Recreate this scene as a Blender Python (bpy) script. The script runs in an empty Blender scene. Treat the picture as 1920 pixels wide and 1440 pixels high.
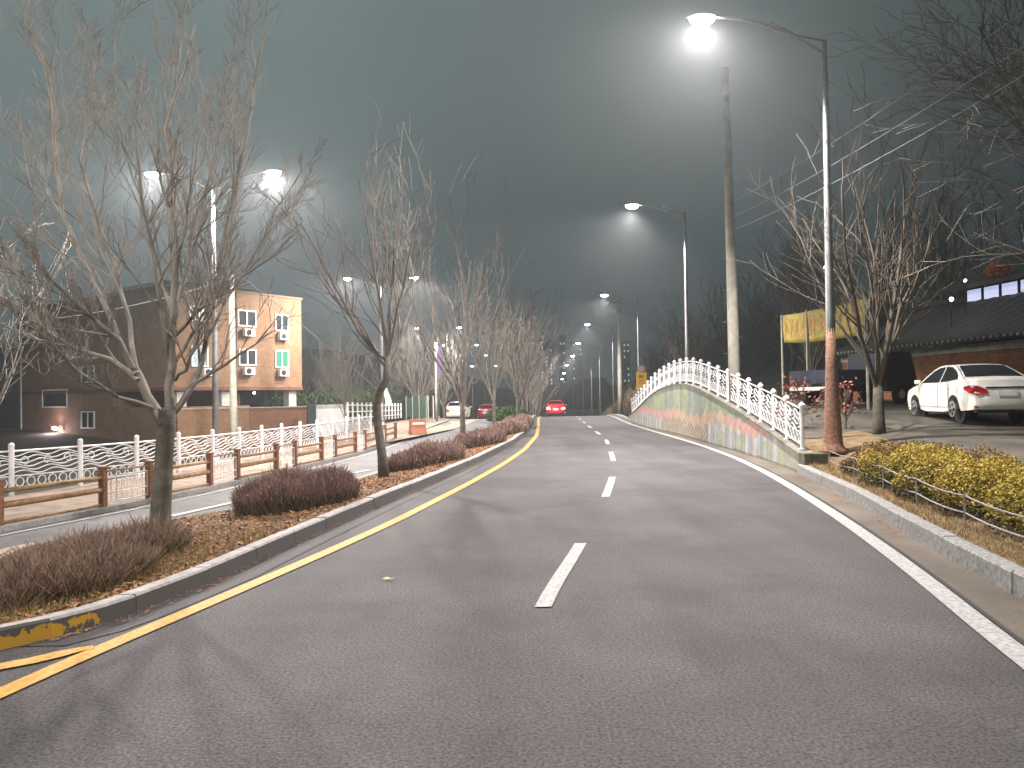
import bpy, math, random
import numpy as np
from mathutils import Vector, Matrix

# ------------------------------------------------------------------ camera, sky, exposure
S = bpy.context.scene
C = S.collection
FPX = 1450.0
PITCH = math.atan(23 / FPX)
ROLL = math.radians(0.9)
EYE = 1.75
cd = bpy.data.cameras.new('camera')
cam = bpy.data.objects.new('camera', cd)
C.objects.link(cam)
cd.sensor_width = 36
cd.lens = 36 * FPX / 1920
cd.clip_start = 0.1
cd.clip_end = 3000
cam.matrix_world = (Matrix.Translation((0, 0, EYE)) @ Matrix.Rotation(math.pi / 2 + PITCH, 4, 'X')
                    @ Matrix.Rotation(-ROLL, 4, 'Z'))
S.camera = cam

W = bpy.data.worlds.new('World')
S.world = W
W.use_nodes = True
wn = W.node_tree.nodes
wl = W.node_tree.links
bg = wn['Background']
sky = wn.new('ShaderNodeTexSky')
sky.sky_type = 'NISHITA'
sky.sun_disc = False
sky.sun_elevation = math.radians(-8)
sky.sun_rotation = math.radians(200)
# light-polluted winter night: city glow fading upward, plus what little sky light is left
tcw = wn.new('ShaderNodeTexCoord')
sepw = wn.new('ShaderNodeSeparateXYZ')
wl.new(tcw.outputs['Generated'], sepw.inputs[0])
rampw = wn.new('ShaderNodeValToRGB')
rampw.color_ramp.elements[0].position = 0.0
rampw.color_ramp.elements[0].color = (0.050, 0.072, 0.080, 1)
rampw.color_ramp.elements[1].position = 0.55
rampw.color_ramp.elements[1].color = (0.200, 0.250, 0.246, 1)
wl.new(sepw.outputs['Z'], rampw.inputs[0])
# the glow is stronger over the town (ahead, left) than over the wooded hill (right)
side = wn.new('ShaderNodeMapRange')
side.inputs['From Min'].default_value = -0.6
side.inputs['From Max'].default_value = 0.6
side.inputs['To Min'].default_value = 1.25
side.inputs['To Max'].default_value = 0.28
wl.new(sepw.outputs['X'], side.inputs['Value'])
mulw = wn.new('ShaderNodeVectorMath')
mulw.operation = 'SCALE'
wl.new(rampw.outputs['Color'], mulw.inputs[0])
wl.new(side.outputs[0], mulw.inputs['Scale'])
skys = wn.new('ShaderNodeVectorMath')
skys.operation = 'SCALE'
skys.inputs['Scale'].default_value = 0.05
wl.new(sky.outputs['Color'], skys.inputs[0])
addw = wn.new('ShaderNodeVectorMath')
addw.operation = 'ADD'
cloud = wn.new('ShaderNodeTexNoise')
cloud.inputs['Scale'].default_value = 2.2
cloud.inputs['Detail'].default_value = 6
wl.new(tcw.outputs['Generated'], cloud.inputs['Vector'])
cloudr = wn.new('ShaderNodeMapRange')
cloudr.inputs['From Min'].default_value = .3
cloudr.inputs['From Max'].default_value = .7
cloudr.inputs['To Min'].default_value = .9
cloudr.inputs['To Max'].default_value = 1.1
wl.new(cloud.outputs['Fac'], cloudr.inputs['Value'])
mulc = wn.new('ShaderNodeVectorMath')
mulc.operation = 'SCALE'
wl.new(mulw.outputs[0], mulc.inputs[0])
wl.new(cloudr.outputs[0], mulc.inputs['Scale'])
wl.new(mulc.outputs[0], addw.inputs[0])
wl.new(skys.outputs[0], addw.inputs[1])
wl.new(addw.outputs[0], bg.inputs['Color'])
bg.inputs['Strength'].default_value = 1.0
LAMP_W = 11500
LAMP_COL = (1.0, 0.905, 0.85)
S.view_settings.view_transform = 'Standard'
S.view_settings.look = 'None'
S.view_settings.exposure = 0.0
S.view_settings.gamma = 1.0
S.cycles.max_bounces = 5
S.cycles.diffuse_bounces = 2
S.cycles.glossy_bounces = 2
S.cycles.transmission_bounces = 3
S.cycles.volume_bounces = 0
S.cycles.transparent_max_bounces = 8
S.cycles.sample_clamp_indirect = 4
S.cycles.sample_clamp_direct = 0
S.cycles.caustics_reflective = False
S.cycles.caustics_refractive = False
S.cycles.use_denoising = True

# ------------------------------------------------------------------ pixel -> world helpers (photo 1920 x 1440)
def ray(px, py):
    xc = (px - 960) / FPX
    yc = (720 - py) / FPX
    x = xc * math.cos(ROLL) + yc * math.sin(ROLL)
    y = -xc * math.sin(ROLL) + yc * math.cos(ROLL)
    return x, math.cos(PITCH) - y * math.sin(PITCH), math.sin(PITCH) + y * math.cos(PITCH)
def G(px, py, z=0.0):
    r = ray(px, py)
    t = (z - EYE) / r[2]
    return Vector((r[0] * t, r[1] * t, z))
def D(px, py, Y):
    r = ray(px, py)
    t = Y / r[1]
    return Vector((r[0] * t, Y, EYE + r[2] * t))
def interp(tab, st=.25, kw=9):
    ys = [a[0] for a in tab]
    xs = [a[1] for a in tab]
    # monotone cubic-ish: numpy linear on a smoothed resample
    yy = np.arange(ys[0], ys[-1], st)
    xx = np.interp(yy, ys, xs)
    k = np.ones(kw) / kw
    h = kw // 2
    pad = np.concatenate([xx[:1] - (xx[1] - xx[0]) * np.arange(h, 0, -1), xx, xx[-1:] + (xx[-1] - xx[-2]) * np.arange(1, h + 1)])
    sm = np.convolve(pad, k, 'valid')
    return lambda y: float(np.interp(y, yy, sm))
def sstep(a, b, x):
    t = min(1, max(0, (x - a) / (b - a)))
    return t * t * (3 - 2 * t)

# ------------------------------------------------------------------ mesh builder
class MB:
    def __init__(s):
        s.v = []
        s.f = []
        s.c = []          # optional colour per face
        s.m = []
    def quad(s, a, b, c, d, col=None):
        n = len(s.v)
        s.v += [tuple(a), tuple(b), tuple(c), tuple(d)]
        s.f.append((n, n + 1, n + 2, n + 3))
        s.c.append(col)
    def box(s, c, size, rz=0, rx=0, ry=0):
        M = Matrix.Translation(c) @ Matrix.Rotation(rz, 4, 'Z') @ Matrix.Rotation(ry, 4, 'Y') @ Matrix.Rotation(rx, 4, 'X')
        n = len(s.v)
        for x in (-.5, .5):
            for y in (-.5, .5):
                for z in (-.5, .5):
                    s.v.append(tuple(M @ Vector((x * size[0], y * size[1], z * size[2]))))
        for f in ((0, 1, 3, 2), (4, 6, 7, 5), (0, 4, 5, 1), (2, 3, 7, 6), (0, 2, 6, 4), (1, 5, 7, 3)):
            s.f.append(tuple(n + i for i in f))
            s.c.append(None)
    def bar(s, a, b, w, h):
        a = Vector(a)
        b = Vector(b)
        d = (b - a)
        L = d.length
        d.normalize()
        sd = d.cross(Vector((0, 0, 1)))
        if sd.length < 1e-4:
            sd = Vector((1, 0, 0))
        sd.normalize()
        up = sd.cross(d)
        n = len(s.v)
        for p in (a, b):
            for i, j in ((-1, -1), (1, -1), (1, 1), (-1, 1)):
                s.v.append(tuple(p + sd * (i * w / 2) + up * (j * h / 2)))
        for f in ((0, 1, 2, 3), (7, 6, 5, 4), (0, 4, 5, 1), (1, 5, 6, 2), (2, 6, 7, 3), (3, 7, 4, 0)):
            s.f.append(tuple(n + i for i in f))
            s.c.append(None)
    def tube(s, pts, rad, k=6, cap=True, col=None):
        pts = [Vector(p) for p in pts]
        if not hasattr(rad, '__len__'):
            rad = [rad] * len(pts)
        n0 = len(s.v)
        ref = None
        for i, p in enumerate(pts):
            d = pts[min(i + 1, len(pts) - 1)] - pts[max(i - 1, 0)]
            if d.length < 1e-9:
                d = Vector((0, 0, 1))
            d.normalize()
            if ref is None:
                ref = Vector((1, 0, 0)) if abs(d.x) < .8 else Vector((0, 1, 0))
            u = (ref - d * ref.dot(d))
            u.normalize()
            ref = u
            w = d.cross(u)
            for j in range(k):
                a = 2 * math.pi * j / k
                q = p + (u * math.cos(a) + w * math.sin(a)) * rad[i]
                s.v.append((q.x, q.y, q.z))
        for i in range(len(pts) - 1):
            for j in range(k):
                a = n0 + i * k + j
                b = n0 + i * k + (j + 1) % k
                s.f.append((a, b, b + k, a + k))
                s.c.append(col)
        if cap:
            s.f.append(tuple(n0 + j for j in range(k))[::-1])
            s.c.append(col)
            s.f.append(tuple(n0 + (len(pts) - 1) * k + j for j in range(k)))
            s.c.append(col)
    def lathe(s, prof, c=(0, 0, 0), k=16):   # prof: (r, z) upward
        s.tube([(c[0], c[1], c[2] + z) for r, z in prof], [max(r, 1e-4) for r, z in prof], k)
    def grid(s, rows, col=None):
        n0 = len(s.v)
        m = len(rows[0])
        for r in rows:
            for p in r:
                s.v.append(tuple(p))
        for i in range(len(rows) - 1):
            for j in range(m - 1):
                a = n0 + i * m + j
                s.f.append((a, a + 1, a + m + 1, a + m))
                s.c.append(col)
    def prism(s, poly, fn, a, b):            # poly 2-D, fn(u, v, w) -> 3-D
        n = len(s.v)
        m = len(poly)
        for w in (a, b):
            for u, v in poly:
                s.v.append(tuple(fn(u, v, w)))
        s.f.append(tuple(range(n, n + m))[::-1])
        s.f.append(tuple(range(n + m, n + 2 * m)))
        s.c += [None, None]
        for i in range(m):
            j = (i + 1) % m
            s.f.append((n + i, n + j, n + m + j, n + m + i))
            s.c.append(None)
    def build(s, name, mat, parent=None, loc=None, smooth=False, bevel=0, world=False):
        me = bpy.data.meshes.new(name)
        off = Vector(loc) if loc is not None else (Vector(parent.location) if world else Vector((0, 0, 0)))
        v = np.array(s.v, dtype=np.float64).reshape(-1, 3) - np.array(off)
        me.from_pydata([tuple(p) for p in v.tolist()], [], s.f)
        if any(c is not None for c in s.c):
            at = me.color_attributes.new('tint', 'BYTE_COLOR', 'CORNER')
            buf = []
            for f, c in zip(s.f, s.c):
                c = c or (1, 1, 1)
                buf += [c[0], c[1], c[2], 1.0] * len(f)
            at.data.foreach_set('color', buf)
        me.materials.append(mat)
        if smooth:
            me.polygons.foreach_set('use_smooth', [True] * len(me.polygons))
        me.update()
        o = bpy.data.objects.new(name, me)
        C.objects.link(o)
        o.location = off
        if bevel:
            b = o.modifiers.new('bevel', 'BEVEL')
            b.width = bevel
            b.segments = 2
            b.limit_method = 'ANGLE'
        if parent is not None:
            o.parent = parent
            o.location = (0, 0, 0)
        return o

def tag(o, label, cat, group=None):
    o['label'] = label
    o['category'] = cat
    if group:
        o['group'] = group
    return o
def thing(name, label, cat, loc=(0, 0, 0), group=None, rz=0):
    o = bpy.data.objects.new(name, None)
    C.objects.link(o)
    o.location = loc
    o.rotation_euler.z = rz
    o.empty_display_size = .2
    return tag(o, label, cat, group)
def struct(o):
    o['kind'] = 'structure'
    return o
def dup(root, loc, rz=None, label=None, scale=None):
    r = root.copy()
    C.objects.link(r)
    r.location = loc
    if rz is not None:
        r.rotation_euler.z = rz
    if label:
        r['label'] = label
    if scale:
        r.scale = scale if hasattr(scale, '__len__') else (scale,) * 3
    for ch in list(root.children):
        c = ch.copy()
        C.objects.link(c)
        c.parent = r
        for g in list(ch.children):
            d = g.copy()
            C.objects.link(d)
            d.parent = c
    return r

# ------------------------------------------------------------------ materials
def mat(name, col, rough=.6, metal=0, var=.15, scale=6, bump=0, bscale=None, tint=False, col2=None, spec=.5,
        emit=None, estr=0, detail=4):
    m = bpy.data.materials.new(name)
    m.use_nodes = True
    n = m.node_tree.nodes
    l = m.node_tree.links
    b = n['Principled BSDF']
    b.inputs['Roughness'].default_value = rough
    b.inputs['Metallic'].default_value = metal
    b.inputs['Specular IOR Level'].default_value = spec
    tc = n.new('ShaderNodeTexCoord')
    nz = n.new('ShaderNodeTexNoise')
    nz.inputs['Scale'].default_value = scale
    nz.inputs['Detail'].default_value = detail
    l.new(tc.outputs['Object'], nz.inputs['Vector'])
    mx = n.new('ShaderNodeMix')
    mx.data_type = 'RGBA'
    c2 = col2 or tuple(c * (1 - var * 1.6) for c in col)
    c1 = col if col2 else tuple(min(1, c * (1 + var)) for c in col)
    mx.inputs[6].default_value = (*c2, 1)
    mx.inputs[7].default_value = (*c1, 1)
    mr = n.new('ShaderNodeMapRange')
    mr.inputs['From Min'].default_value = .35
    mr.inputs['From Max'].default_value = .65
    l.new(nz.outputs['Fac'], mr.inputs['Value'])
    l.new(mr.outputs[0], mx.inputs[0])
    out = mx.outputs[2]
    if tint:
        at = n.new('ShaderNodeAttribute')
        at.attribute_name = 'tint'
        mm = n.new('ShaderNodeMix')
        mm.data_type = 'RGBA'
        mm.blend_type = 'MULTIPLY'
        mm.inputs[0].default_value = 1
        l.new(out, mm.inputs[6])
        l.new(at.outputs['Color'], mm.inputs[7])
        out = mm.outputs[2]
    l.new(out, b.inputs['Base Color'])
    if bump:
        nb = n.new('ShaderNodeTexNoise')
        nb.inputs['Scale'].default_value = bscale or scale * 6
        nb.inputs['Detail'].default_value = 3
        l.new(tc.outputs['Object'], nb.inputs['Vector'])
        bp = n.new('ShaderNodeBump')
        bp.inputs['Strength'].default_value = bump
        bp.inputs['Distance'].default_value = .02
        l.new(nb.outputs['Fac'], bp.inputs['Height'])
        l.new(bp.outputs[0], b.inputs['Normal'])
    if emit:
        b.inputs['Emission Color'].default_value = (*emit, 1)
        b.inputs['Emission Strength'].default_value = estr
    return m

def asphalt(name, base, speck=.5, patch=.25, bump=.5, tinted=None):
    m = bpy.data.materials.new(name)
    m.use_nodes = True
    n = m.node_tree.nodes
    l = m.node_tree.links
    b = n['Principled BSDF']
    tc = n.new('ShaderNodeTexCoord')
    def noise(sc, det, rough=.5, sy=1):
        mp = n.new('ShaderNodeMapping')
        mp.inputs['Scale'].default_value = (sc, sc * sy, sc)
        l.new(tc.outputs['Object'], mp.inputs[0])
        z = n.new('ShaderNodeTexNoise')
        z.inputs['Scale'].default_value = 1
        z.inputs['Detail'].default_value = det
        z.inputs['Roughness'].default_value = rough
        l.new(mp.outputs[0], z.inputs['Vector'])
        return z.outputs['Fac']
    def rng(v, a, b_, c, d):
        r = n.new('ShaderNodeMapRange')
        r.inputs['From Min'].default_value = a
        r.inputs['From Max'].default_value = b_
        r.inputs['To Min'].default_value = c
        r.inputs['To Max'].default_value = d
        l.new(v, r.inputs['Value'])
        return r.outputs[0]
    def mul(a, b_):
        q = n.new('ShaderNodeMath')
        q.operation = 'MULTIPLY'
        l.new(a, q.inputs[0])
        l.new(b_, q.inputs[1])
        return q.outputs[0]
    fine = rng(noise(48, 4, .75), .34, .66, 1 - speck, 1 + speck)
    blot = rng(noise(.55, 5, .6), .3, .7, 1 - patch, 1 + patch)
    lane = rng(noise(1.1, 3, .5, .12), .3, .7, 1 - patch * .9, 1 + patch * .7)
    f = mul(mul(fine, blot), lane)
    st = n.new('ShaderNodeTexNoise')
    st.inputs['Scale'].default_value = .35
    st.inputs['Detail'].default_value = 9
    st.inputs['Roughness'].default_value = .68
    l.new(tc.outputs['Object'], st.inputs['Vector'])
    f = mul(f, rng(st.outputs['Fac'], .36, .5, .72, 1.0))
    wv = n.new('ShaderNodeTexVoronoi')
    wv.feature = 'DISTANCE_TO_EDGE'
    wv.inputs['Scale'].default_value = .16
    wn_ = n.new('ShaderNodeTexNoise')
    wn_.inputs['Scale'].default_value = 1.6
    wn_.inputs['Detail'].default_value = 6
    l.new(tc.outputs['Object'], wn_.inputs['Vector'])
    ad = n.new('ShaderNodeVectorMath')
    ad.operation = 'MULTIPLY_ADD'
    ad.inputs[1].default_value = (1.1, 1.1, 0)
    l.new(wn_.outputs['Color'], ad.inputs[0])
    l.new(tc.outputs['Object'], ad.inputs[2])
    l.new(ad.outputs[0], wv.inputs['Vector'])
    f = mul(f, rng(wv.outputs['Distance'], 0.0, .0022, .72, 1.0))
    col = n.new('ShaderNodeVectorMath')
    col.operation = 'SCALE'
    col.inputs[0].default_value = base
    l.new(f, col.inputs['Scale'])
    l.new(col.outputs[0], b.inputs['Base Color'])
    b.inputs['Roughness'].default_value = .72
    b.inputs['Specular IOR Level'].default_value = .25
    bp = n.new('ShaderNodeBump')
    bp.inputs['Strength'].default_value = bump
    bp.inputs['Distance'].default_value = .012
    l.new(noise(60, 3, .7), bp.inputs['Height'])
    l.new(bp.outputs[0], b.inputs['Normal'])
    return m

def brick(name, c1, c2, mortar, sx=.24, sy=.075, rough=.85, bump=.4):
    m = bpy.data.materials.new(name)
    m.use_nodes = True
    n = m.node_tree.nodes
    l = m.node_tree.links
    b = n['Principled BSDF']
    b.inputs['Roughness'].default_value = rough
    uv = n.new('ShaderNodeUVMap')
    bt = n.new('ShaderNodeTexBrick')
    bt.inputs['Scale'].default_value = 1
    bt.inputs['Color1'].default_value = (*c1, 1)
    bt.inputs['Color2'].default_value = (*c2, 1)
    bt.inputs['Mortar'].default_value = (*mortar, 1)
    bt.inputs['Brick Width'].default_value = sx
    bt.inputs['Row Height'].default_value = sy
    bt.inputs['Mortar Size'].default_value = .008
    l.new(uv.outputs[0], bt.inputs['Vector'])
    nz = n.new('ShaderNodeTexNoise')
    nz.inputs['Scale'].default_value = 1.3
    nz.inputs['Detail'].default_value = 5
    l.new(uv.outputs[0], nz.inputs['Vector'])
    mr = n.new('ShaderNodeMapRange')
    mr.inputs['To Min'].default_value = .6
    mr.inputs['To Max'].default_value = 1.35
    l.new(nz.outputs['Fac'], mr.inputs['Value'])
    sc = n.new('ShaderNodeVectorMath')
    sc.operation = 'SCALE'
    l.new(bt.outputs['Color'], sc.inputs[0])
    l.new(mr.outputs[0], sc.inputs['Scale'])
    l.new(sc.outputs[0], b.inputs['Base Color'])
    bp = n.new('ShaderNodeBump')
    bp.inputs['Strength'].default_value = bump
    bp.inputs['Distance'].default_value = .01
    bp.invert = True
    l.new(bt.outputs['Fac'], bp.inputs['Height'])
    l.new(bp.outputs[0], b.inputs['Normal'])
    return m
def box_uv(o):                      # metre-scaled wall mapping
    me = o.data
    uv = me.uv_layers.new(name='UVMap')
    for p in me.polygons:
        nn = p.normal
        for li in p.loop_indices:
            q = me.vertices[me.loops[li].vertex_index].co
            if abs(nn.z) > .7:
                uv.data[li].uv = (q.x, q.y)
            else:
                t = Vector((-nn.y, nn.x, 0)).normalized()
                uv.data[li].uv = (q.dot(t), q.z)
    return o
def glow(name, col, s, sample=False):
    m = bpy.data.materials.new(name)
    m.use_nodes = True
    b = m.node_tree.nodes['Principled BSDF']
    b.inputs['Base Color'].default_value = (.8, .8, .8, 1)
    b.inputs['Emission Color'].default_value = (*col, 1)
    b.inputs['Emission Strength'].default_value = s
    if not sample:
        m.cycles.emission_sampling = 'NONE'
    return m

M = {}
M['asphalt'] = asphalt('asphalt', (.066, .062, .066), .85, .27)
M['asphalt_old'] = asphalt('old_asphalt', (.125, .122, .125), .3, .14, .3)
M['lot'] = asphalt('lot_paving', (.10, .092, .075), .2, .3, .3)
M['gutter'] = asphalt('gutter_concrete', (.125, .105, .085), .25, .35, .3)
M['gutter_dark'] = asphalt('dark_gutter', (.058, .055, .058), .25, .3, .3)
M['kerb'] = mat('granite_kerb', (.30, .29, .285), .8, var=.18, scale=18, bump=.25, bscale=160, detail=6)
M['kerb_dark'] = mat('weathered_kerb', (.13, .12, .12), .8, var=.35, scale=5, bump=.3, bscale=120, detail=6)
M['kerb_yellow'] = mat('worn_yellow_kerb', (.62, .34, .03), .75, scale=7, col2=(.16, .10, .05), bump=.2, detail=8)
M['yellow'] = mat('yellow_road_paint', (.62, .33, .055), .65, col2=(.36, .20, .05), detail=12, scale=26, bump=.2, bscale=140)
M['white_paint'] = mat('white_road_paint', (.44, .44, .44), .6, scale=26, col2=(.24, .24, .24), detail=12, bump=.2, bscale=140)
M['soil'] = mat('planted_soil', (.17, .085, .04), .95, scale=9, col2=(.085, .055, .028), bump=.6, bscale=60, detail=7)
M['dry_soil'] = mat('dry_ground', (.22, .15, .075), .95, scale=5, col2=(.12, .09, .045), bump=.6, bscale=50, detail=7)
M['beige'] = mat('beige_concrete', (.32, .275, .20), .9, var=.2, scale=6, bump=.3)
M['path'] = mat('pale_pavement', (.25, .19, .145), .9, var=.2, scale=3, bump=.2)
M['ground'] = mat('rough_ground', (.055, .06, .038), .95, scale=.8, col2=(.035, .032, .022), bump=.5, bscale=20, detail=8)
M['leaf'] = mat('fallen_leaf', (.95, .95, .95), .8, var=.05, tint=True)
M['bark'] = mat('grey_bark', (.13, .118, .092), .9, scale=7, col2=(.06, .055, .043), bump=.6, bscale=45, detail=7)
M['twig'] = mat('twig_bark', (.165, .148, .125), .9, var=.2, scale=3)
M['twig_pale'] = mat('pale_twig_bark', (.25, .23, .20), .9, var=.2, scale=3)
M['twig_brown'] = mat('brown_twig_bark', (.095, .078, .058), .9, var=.2, scale=3)
M['twig_dark'] = mat('dark_twig_bark', (.07, .055, .033), .9, var=.2, scale=3)
M['tint'] = mat('foliage', (.95, .95, .95), .8, var=.05, tint=True)
M['steel'] = mat('galvanised_steel', (.30, .31, .32), .5, metal=.8, var=.12, scale=4)
M['steel_paint'] = mat('painted_steel', (.34, .35, .35), .5, metal=.3, var=.12, scale=3)
M['rust'] = mat('rust_coloured_pole_wrap', (.29, .15, .09), .75, scale=20, col2=(.12, .06, .04), bump=.6, bscale=60, detail=6)
M['white_metal'] = mat('white_painted_metal', (.74, .75, .77), .45, var=.05, scale=8)
M['wood'] = mat('stained_timber', (.24, .105, .045), .7, scale=14, col2=(.13, .05, .022), bump=.3, bscale=40)
M['log'] = mat('pale_log', (.33, .20, .09), .75, scale=10, col2=(.20, .11, .05), bump=.3, bscale=40)
M['concrete'] = mat('concrete', (.36, .35, .29), .85, var=.15, scale=3, bump=.2, bscale=60)
M['concrete_pale'] = mat('pale_concrete', (.55, .54, .50), .85, var=.1, scale=2, bump=.2)
M['brick'] = brick('brick', (.29, .155, .08), (.20, .105, .053), (.26, .19, .125))
M['brick_dark'] = brick('dark_brick', (.26, .115, .06), (.19, .08, .045), (.22, .15, .10))
M['brick_lattice'] = brick('patterned_brick', (.34, .13, .04), (.20, .075, .03), (.10, .07, .05), .26, .13)
M['dark'] = mat('dark_interior', (.02, .022, .022), .8)
M['glass'] = mat('window_glass', (.035, .045, .05), .08, var=.1)
M['glass_green'] = mat('green_blind_behind_glass', (.02, .20, .11), .35, var=.1)
M['frame'] = mat('window_frame', (.72, .72, .70), .5, var=.05)
M['tile'] = mat('grey_roof_tile', (.045, .045, .04), .7, var=.3, scale=5, bump=.5, bscale=14)
M['car_white'] = mat('white_car_paint', (.80, .80, .74), .22, var=.01, spec=.6)
M['car_red'] = mat('red_car_paint', (.35, .02, .03), .25, var=.02)
M['car_glass'] = mat('tinted_glass', (.012, .012, .014), .06, var=.05)
M['tyre'] = mat('tyre_rubber', (.02, .02, .02), .85)
M['rim'] = mat('alloy_rim', (.50, .50, .48), .35, metal=.7, var=.05)
M['lamp_red'] = mat('tail_lamp', (.35, .01, .015), .2, var=.02)
M['lamp_red_on'] = glow('lit_tail_lamp', (1, .10, .16), 5)
M['plate'] = mat('number_plate', (.72, .73, .70), .5, var=.03)
M['blue'] = mat('blue_truck_paint', (.012, .024, .050), .45, var=.15)
M['banner'] = mat('yellow_banner', (.27, .21, .03), .7, var=.2, scale=3)
M['orange'] = mat('orange_print', (.36, .15, .02), .7, var=.15, scale=5)
M['sign_yellow'] = mat('yellow_sign', (.80, .50, .02), .5, var=.04)
M['sign_pink'] = mat('faded_sign_face', (.50, .38, .42), .5, var=.06)
M['sign_red'] = mat('sign_ring', (.45, .10, .12), .5, var=.05)
M['orange_plastic'] = mat('orange_plastic', (.36, .12, .06), .6, var=.06)
M['green_net'] = mat('green_netting', (.04, .085, .05), .8, var=.2)
M['purple'] = mat('purple_cloth', (.07, .04, .11), .7, var=.1)
M['win_lit'] = glow('lit_window', (.70, .95, .85), .85)
M['win_blue'] = glow('lit_hall_window', (.60, .66, 1.0), .75)
M['win_far'] = glow('far_lit_window', (.85, .95, 1.0), .7)
M['lens'] = glow('lamp_lens', (1.0, .97, .90), 60)
M['lens_cool'] = glow('cool_lamp_lens', (.85, .93, 1.0), 30)
M['lens_pink'] = glow('pink_wall_light', (1.0, .78, .86), 14)
M['cable'] = mat('cable', (.30, .30, .31), .5, var=.1)
M['wire_rope'] = mat('wire_rope', (.30, .29, .30), .45, metal=.5, var=.1)

# ------------------------------------------------------------------ road geometry tables (metres)
yellowX = interp([(-40, -9), (-10, -4.6), (0, -3.75), (4.75, -3.15), (5.9, -2.83), (6.8, -2.63), (8.3, -2.26), (10.9, -1.70), (15.6, -.90),
                  (20, -.25), (25.3, .38), (34, 1.05), (45, 1.5), (57, 1.9), (75, 2.75), (100, 4.0), (150, 6.7), (300, 15), (420, 22)])
whiteX = interp([(-40, -1), (-10, 1.0), (0, 2.25), (5, 3.26), (6.75, 3.67), (7.5, 3.85), (10, 4.36), (13.35, 4.96), (16.5, 5.45), (20.4, 5.93), (25.2, 6.28),
                 (30.3, 6.46), (37.3, 6.62), (45, 6.9), (52, 7.35), (60, 7.95), (75, 9.0), (100, 10.3), (150, 13), (300, 21.3), (420, 28.3)])
kerbLX = interp([(4.3, -6.6), (4.75, -5.3), (5.0, -4.5), (5.4, -3.75), (5.8, -3.42), (6.2, -3.2), (7, -3.02), (7.5, -2.92), (9.66, -2.64), (13.4, -2.1), (17, -1.5),
                 (21.3, -.88), (28, -.05), (34.5, .5), (45, 1.05), (57.2, 1.52), (75, 2.35), (100, 3.6), (150, 6.3), (300, 14.6), (420, 21.6)], .1, 5)
medBX = interp([(4.3, -6.65), (8, -6.7), (10.5, -7.4), (11.8, -7.75), (12.6, -6.95), (14, -5.5), (18, -4.75), (22.6, -4.08), (28, -3.1), (34.2, -2.16), (48, -.85), (62.8, .15),
                (80, 1.3), (100, 2.2), (150, 4.9), (300, 13), (420, 20)], .2, 5)
kerbRX = interp([(-40, .0), (-10, 1.9), (0, 3.0), (4, 3.75), (7.12, 4.31), (9.07, 4.66), (12.5, 5.42), (16.25, 6.0), (16.7, 6.14), (19.8, 6.44), (23.9, 6.66), (29.1, 6.80),
                 (40.4, 7.05), (47.5, 7.3), (60, 8.5), (75, 9.6), (100, 10.9), (150, 13.6), (300, 22), (420, 29)])
leftWX = interp([(-40, -17), (0, -11.2), (13.55, -9.0), (15.9, -8.3), (19.3, -7.55), (24.5, -6.8), (32.5, -5.9), (45, -5.2), (66, -4.3), (100, -2.2), (150, .6), (300, 9), (420, 16)])
def zr(y):
    if y < 58:
        return 0.0
    return -.0010 * (min(y, 84) - 58) ** 2 - .052 * max(0, min(y, 130) - 84) - .02 * max(0, y - 130)
def zl(y):
    return zr(y) - .55 + .43 * sstep(30, 60, y)
def zlot(x, y):
    if y > 44:
        x = x - (kerbRX(min(y, 400)) - kerbRX(44))
    z = .22 + .05 * (min(y, 30) - 12) + .25 * sstep(6.5, 9.5, x)
    z = max(.12, min(1.35, z))
    z += 3.5 * sstep(34, 70, y) * sstep(13, 30, x) + 7 * sstep(24, 70, x) * sstep(14, 60, y)
    if y > 30:
        z = z * (1 - sstep(34, 50, y) * (1 - sstep(8.5, 16, x))) + zr(y) * sstep(34, 50, y) * (1 - sstep(8.5, 16, x))
    return z + zr(y) * sstep(60, 90, y) * (1 - sstep(10, 30, x)) 
def yrange(a, b):
    out = [a]
    y = a
    while y < b:
        y += .35 if y < 14 else (.7 if y < 35 else (1.6 if y < 75 else 6))
        out.append(min(y, b))
    return out
def strip(name, fl, fr, zf, y0, y1, m, n=2, dz=0.0):
    mb = MB()
    rows = []
    for y in yrange(y0, y1):
        a, b = fl(y), fr(y)
        rows.append([(a + (b - a) * i / n, y, zf(y) + dz) for i in range(n + 1)])
    mb.grid([r for r in rows])
    return struct(mb.build(name, m))

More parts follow.
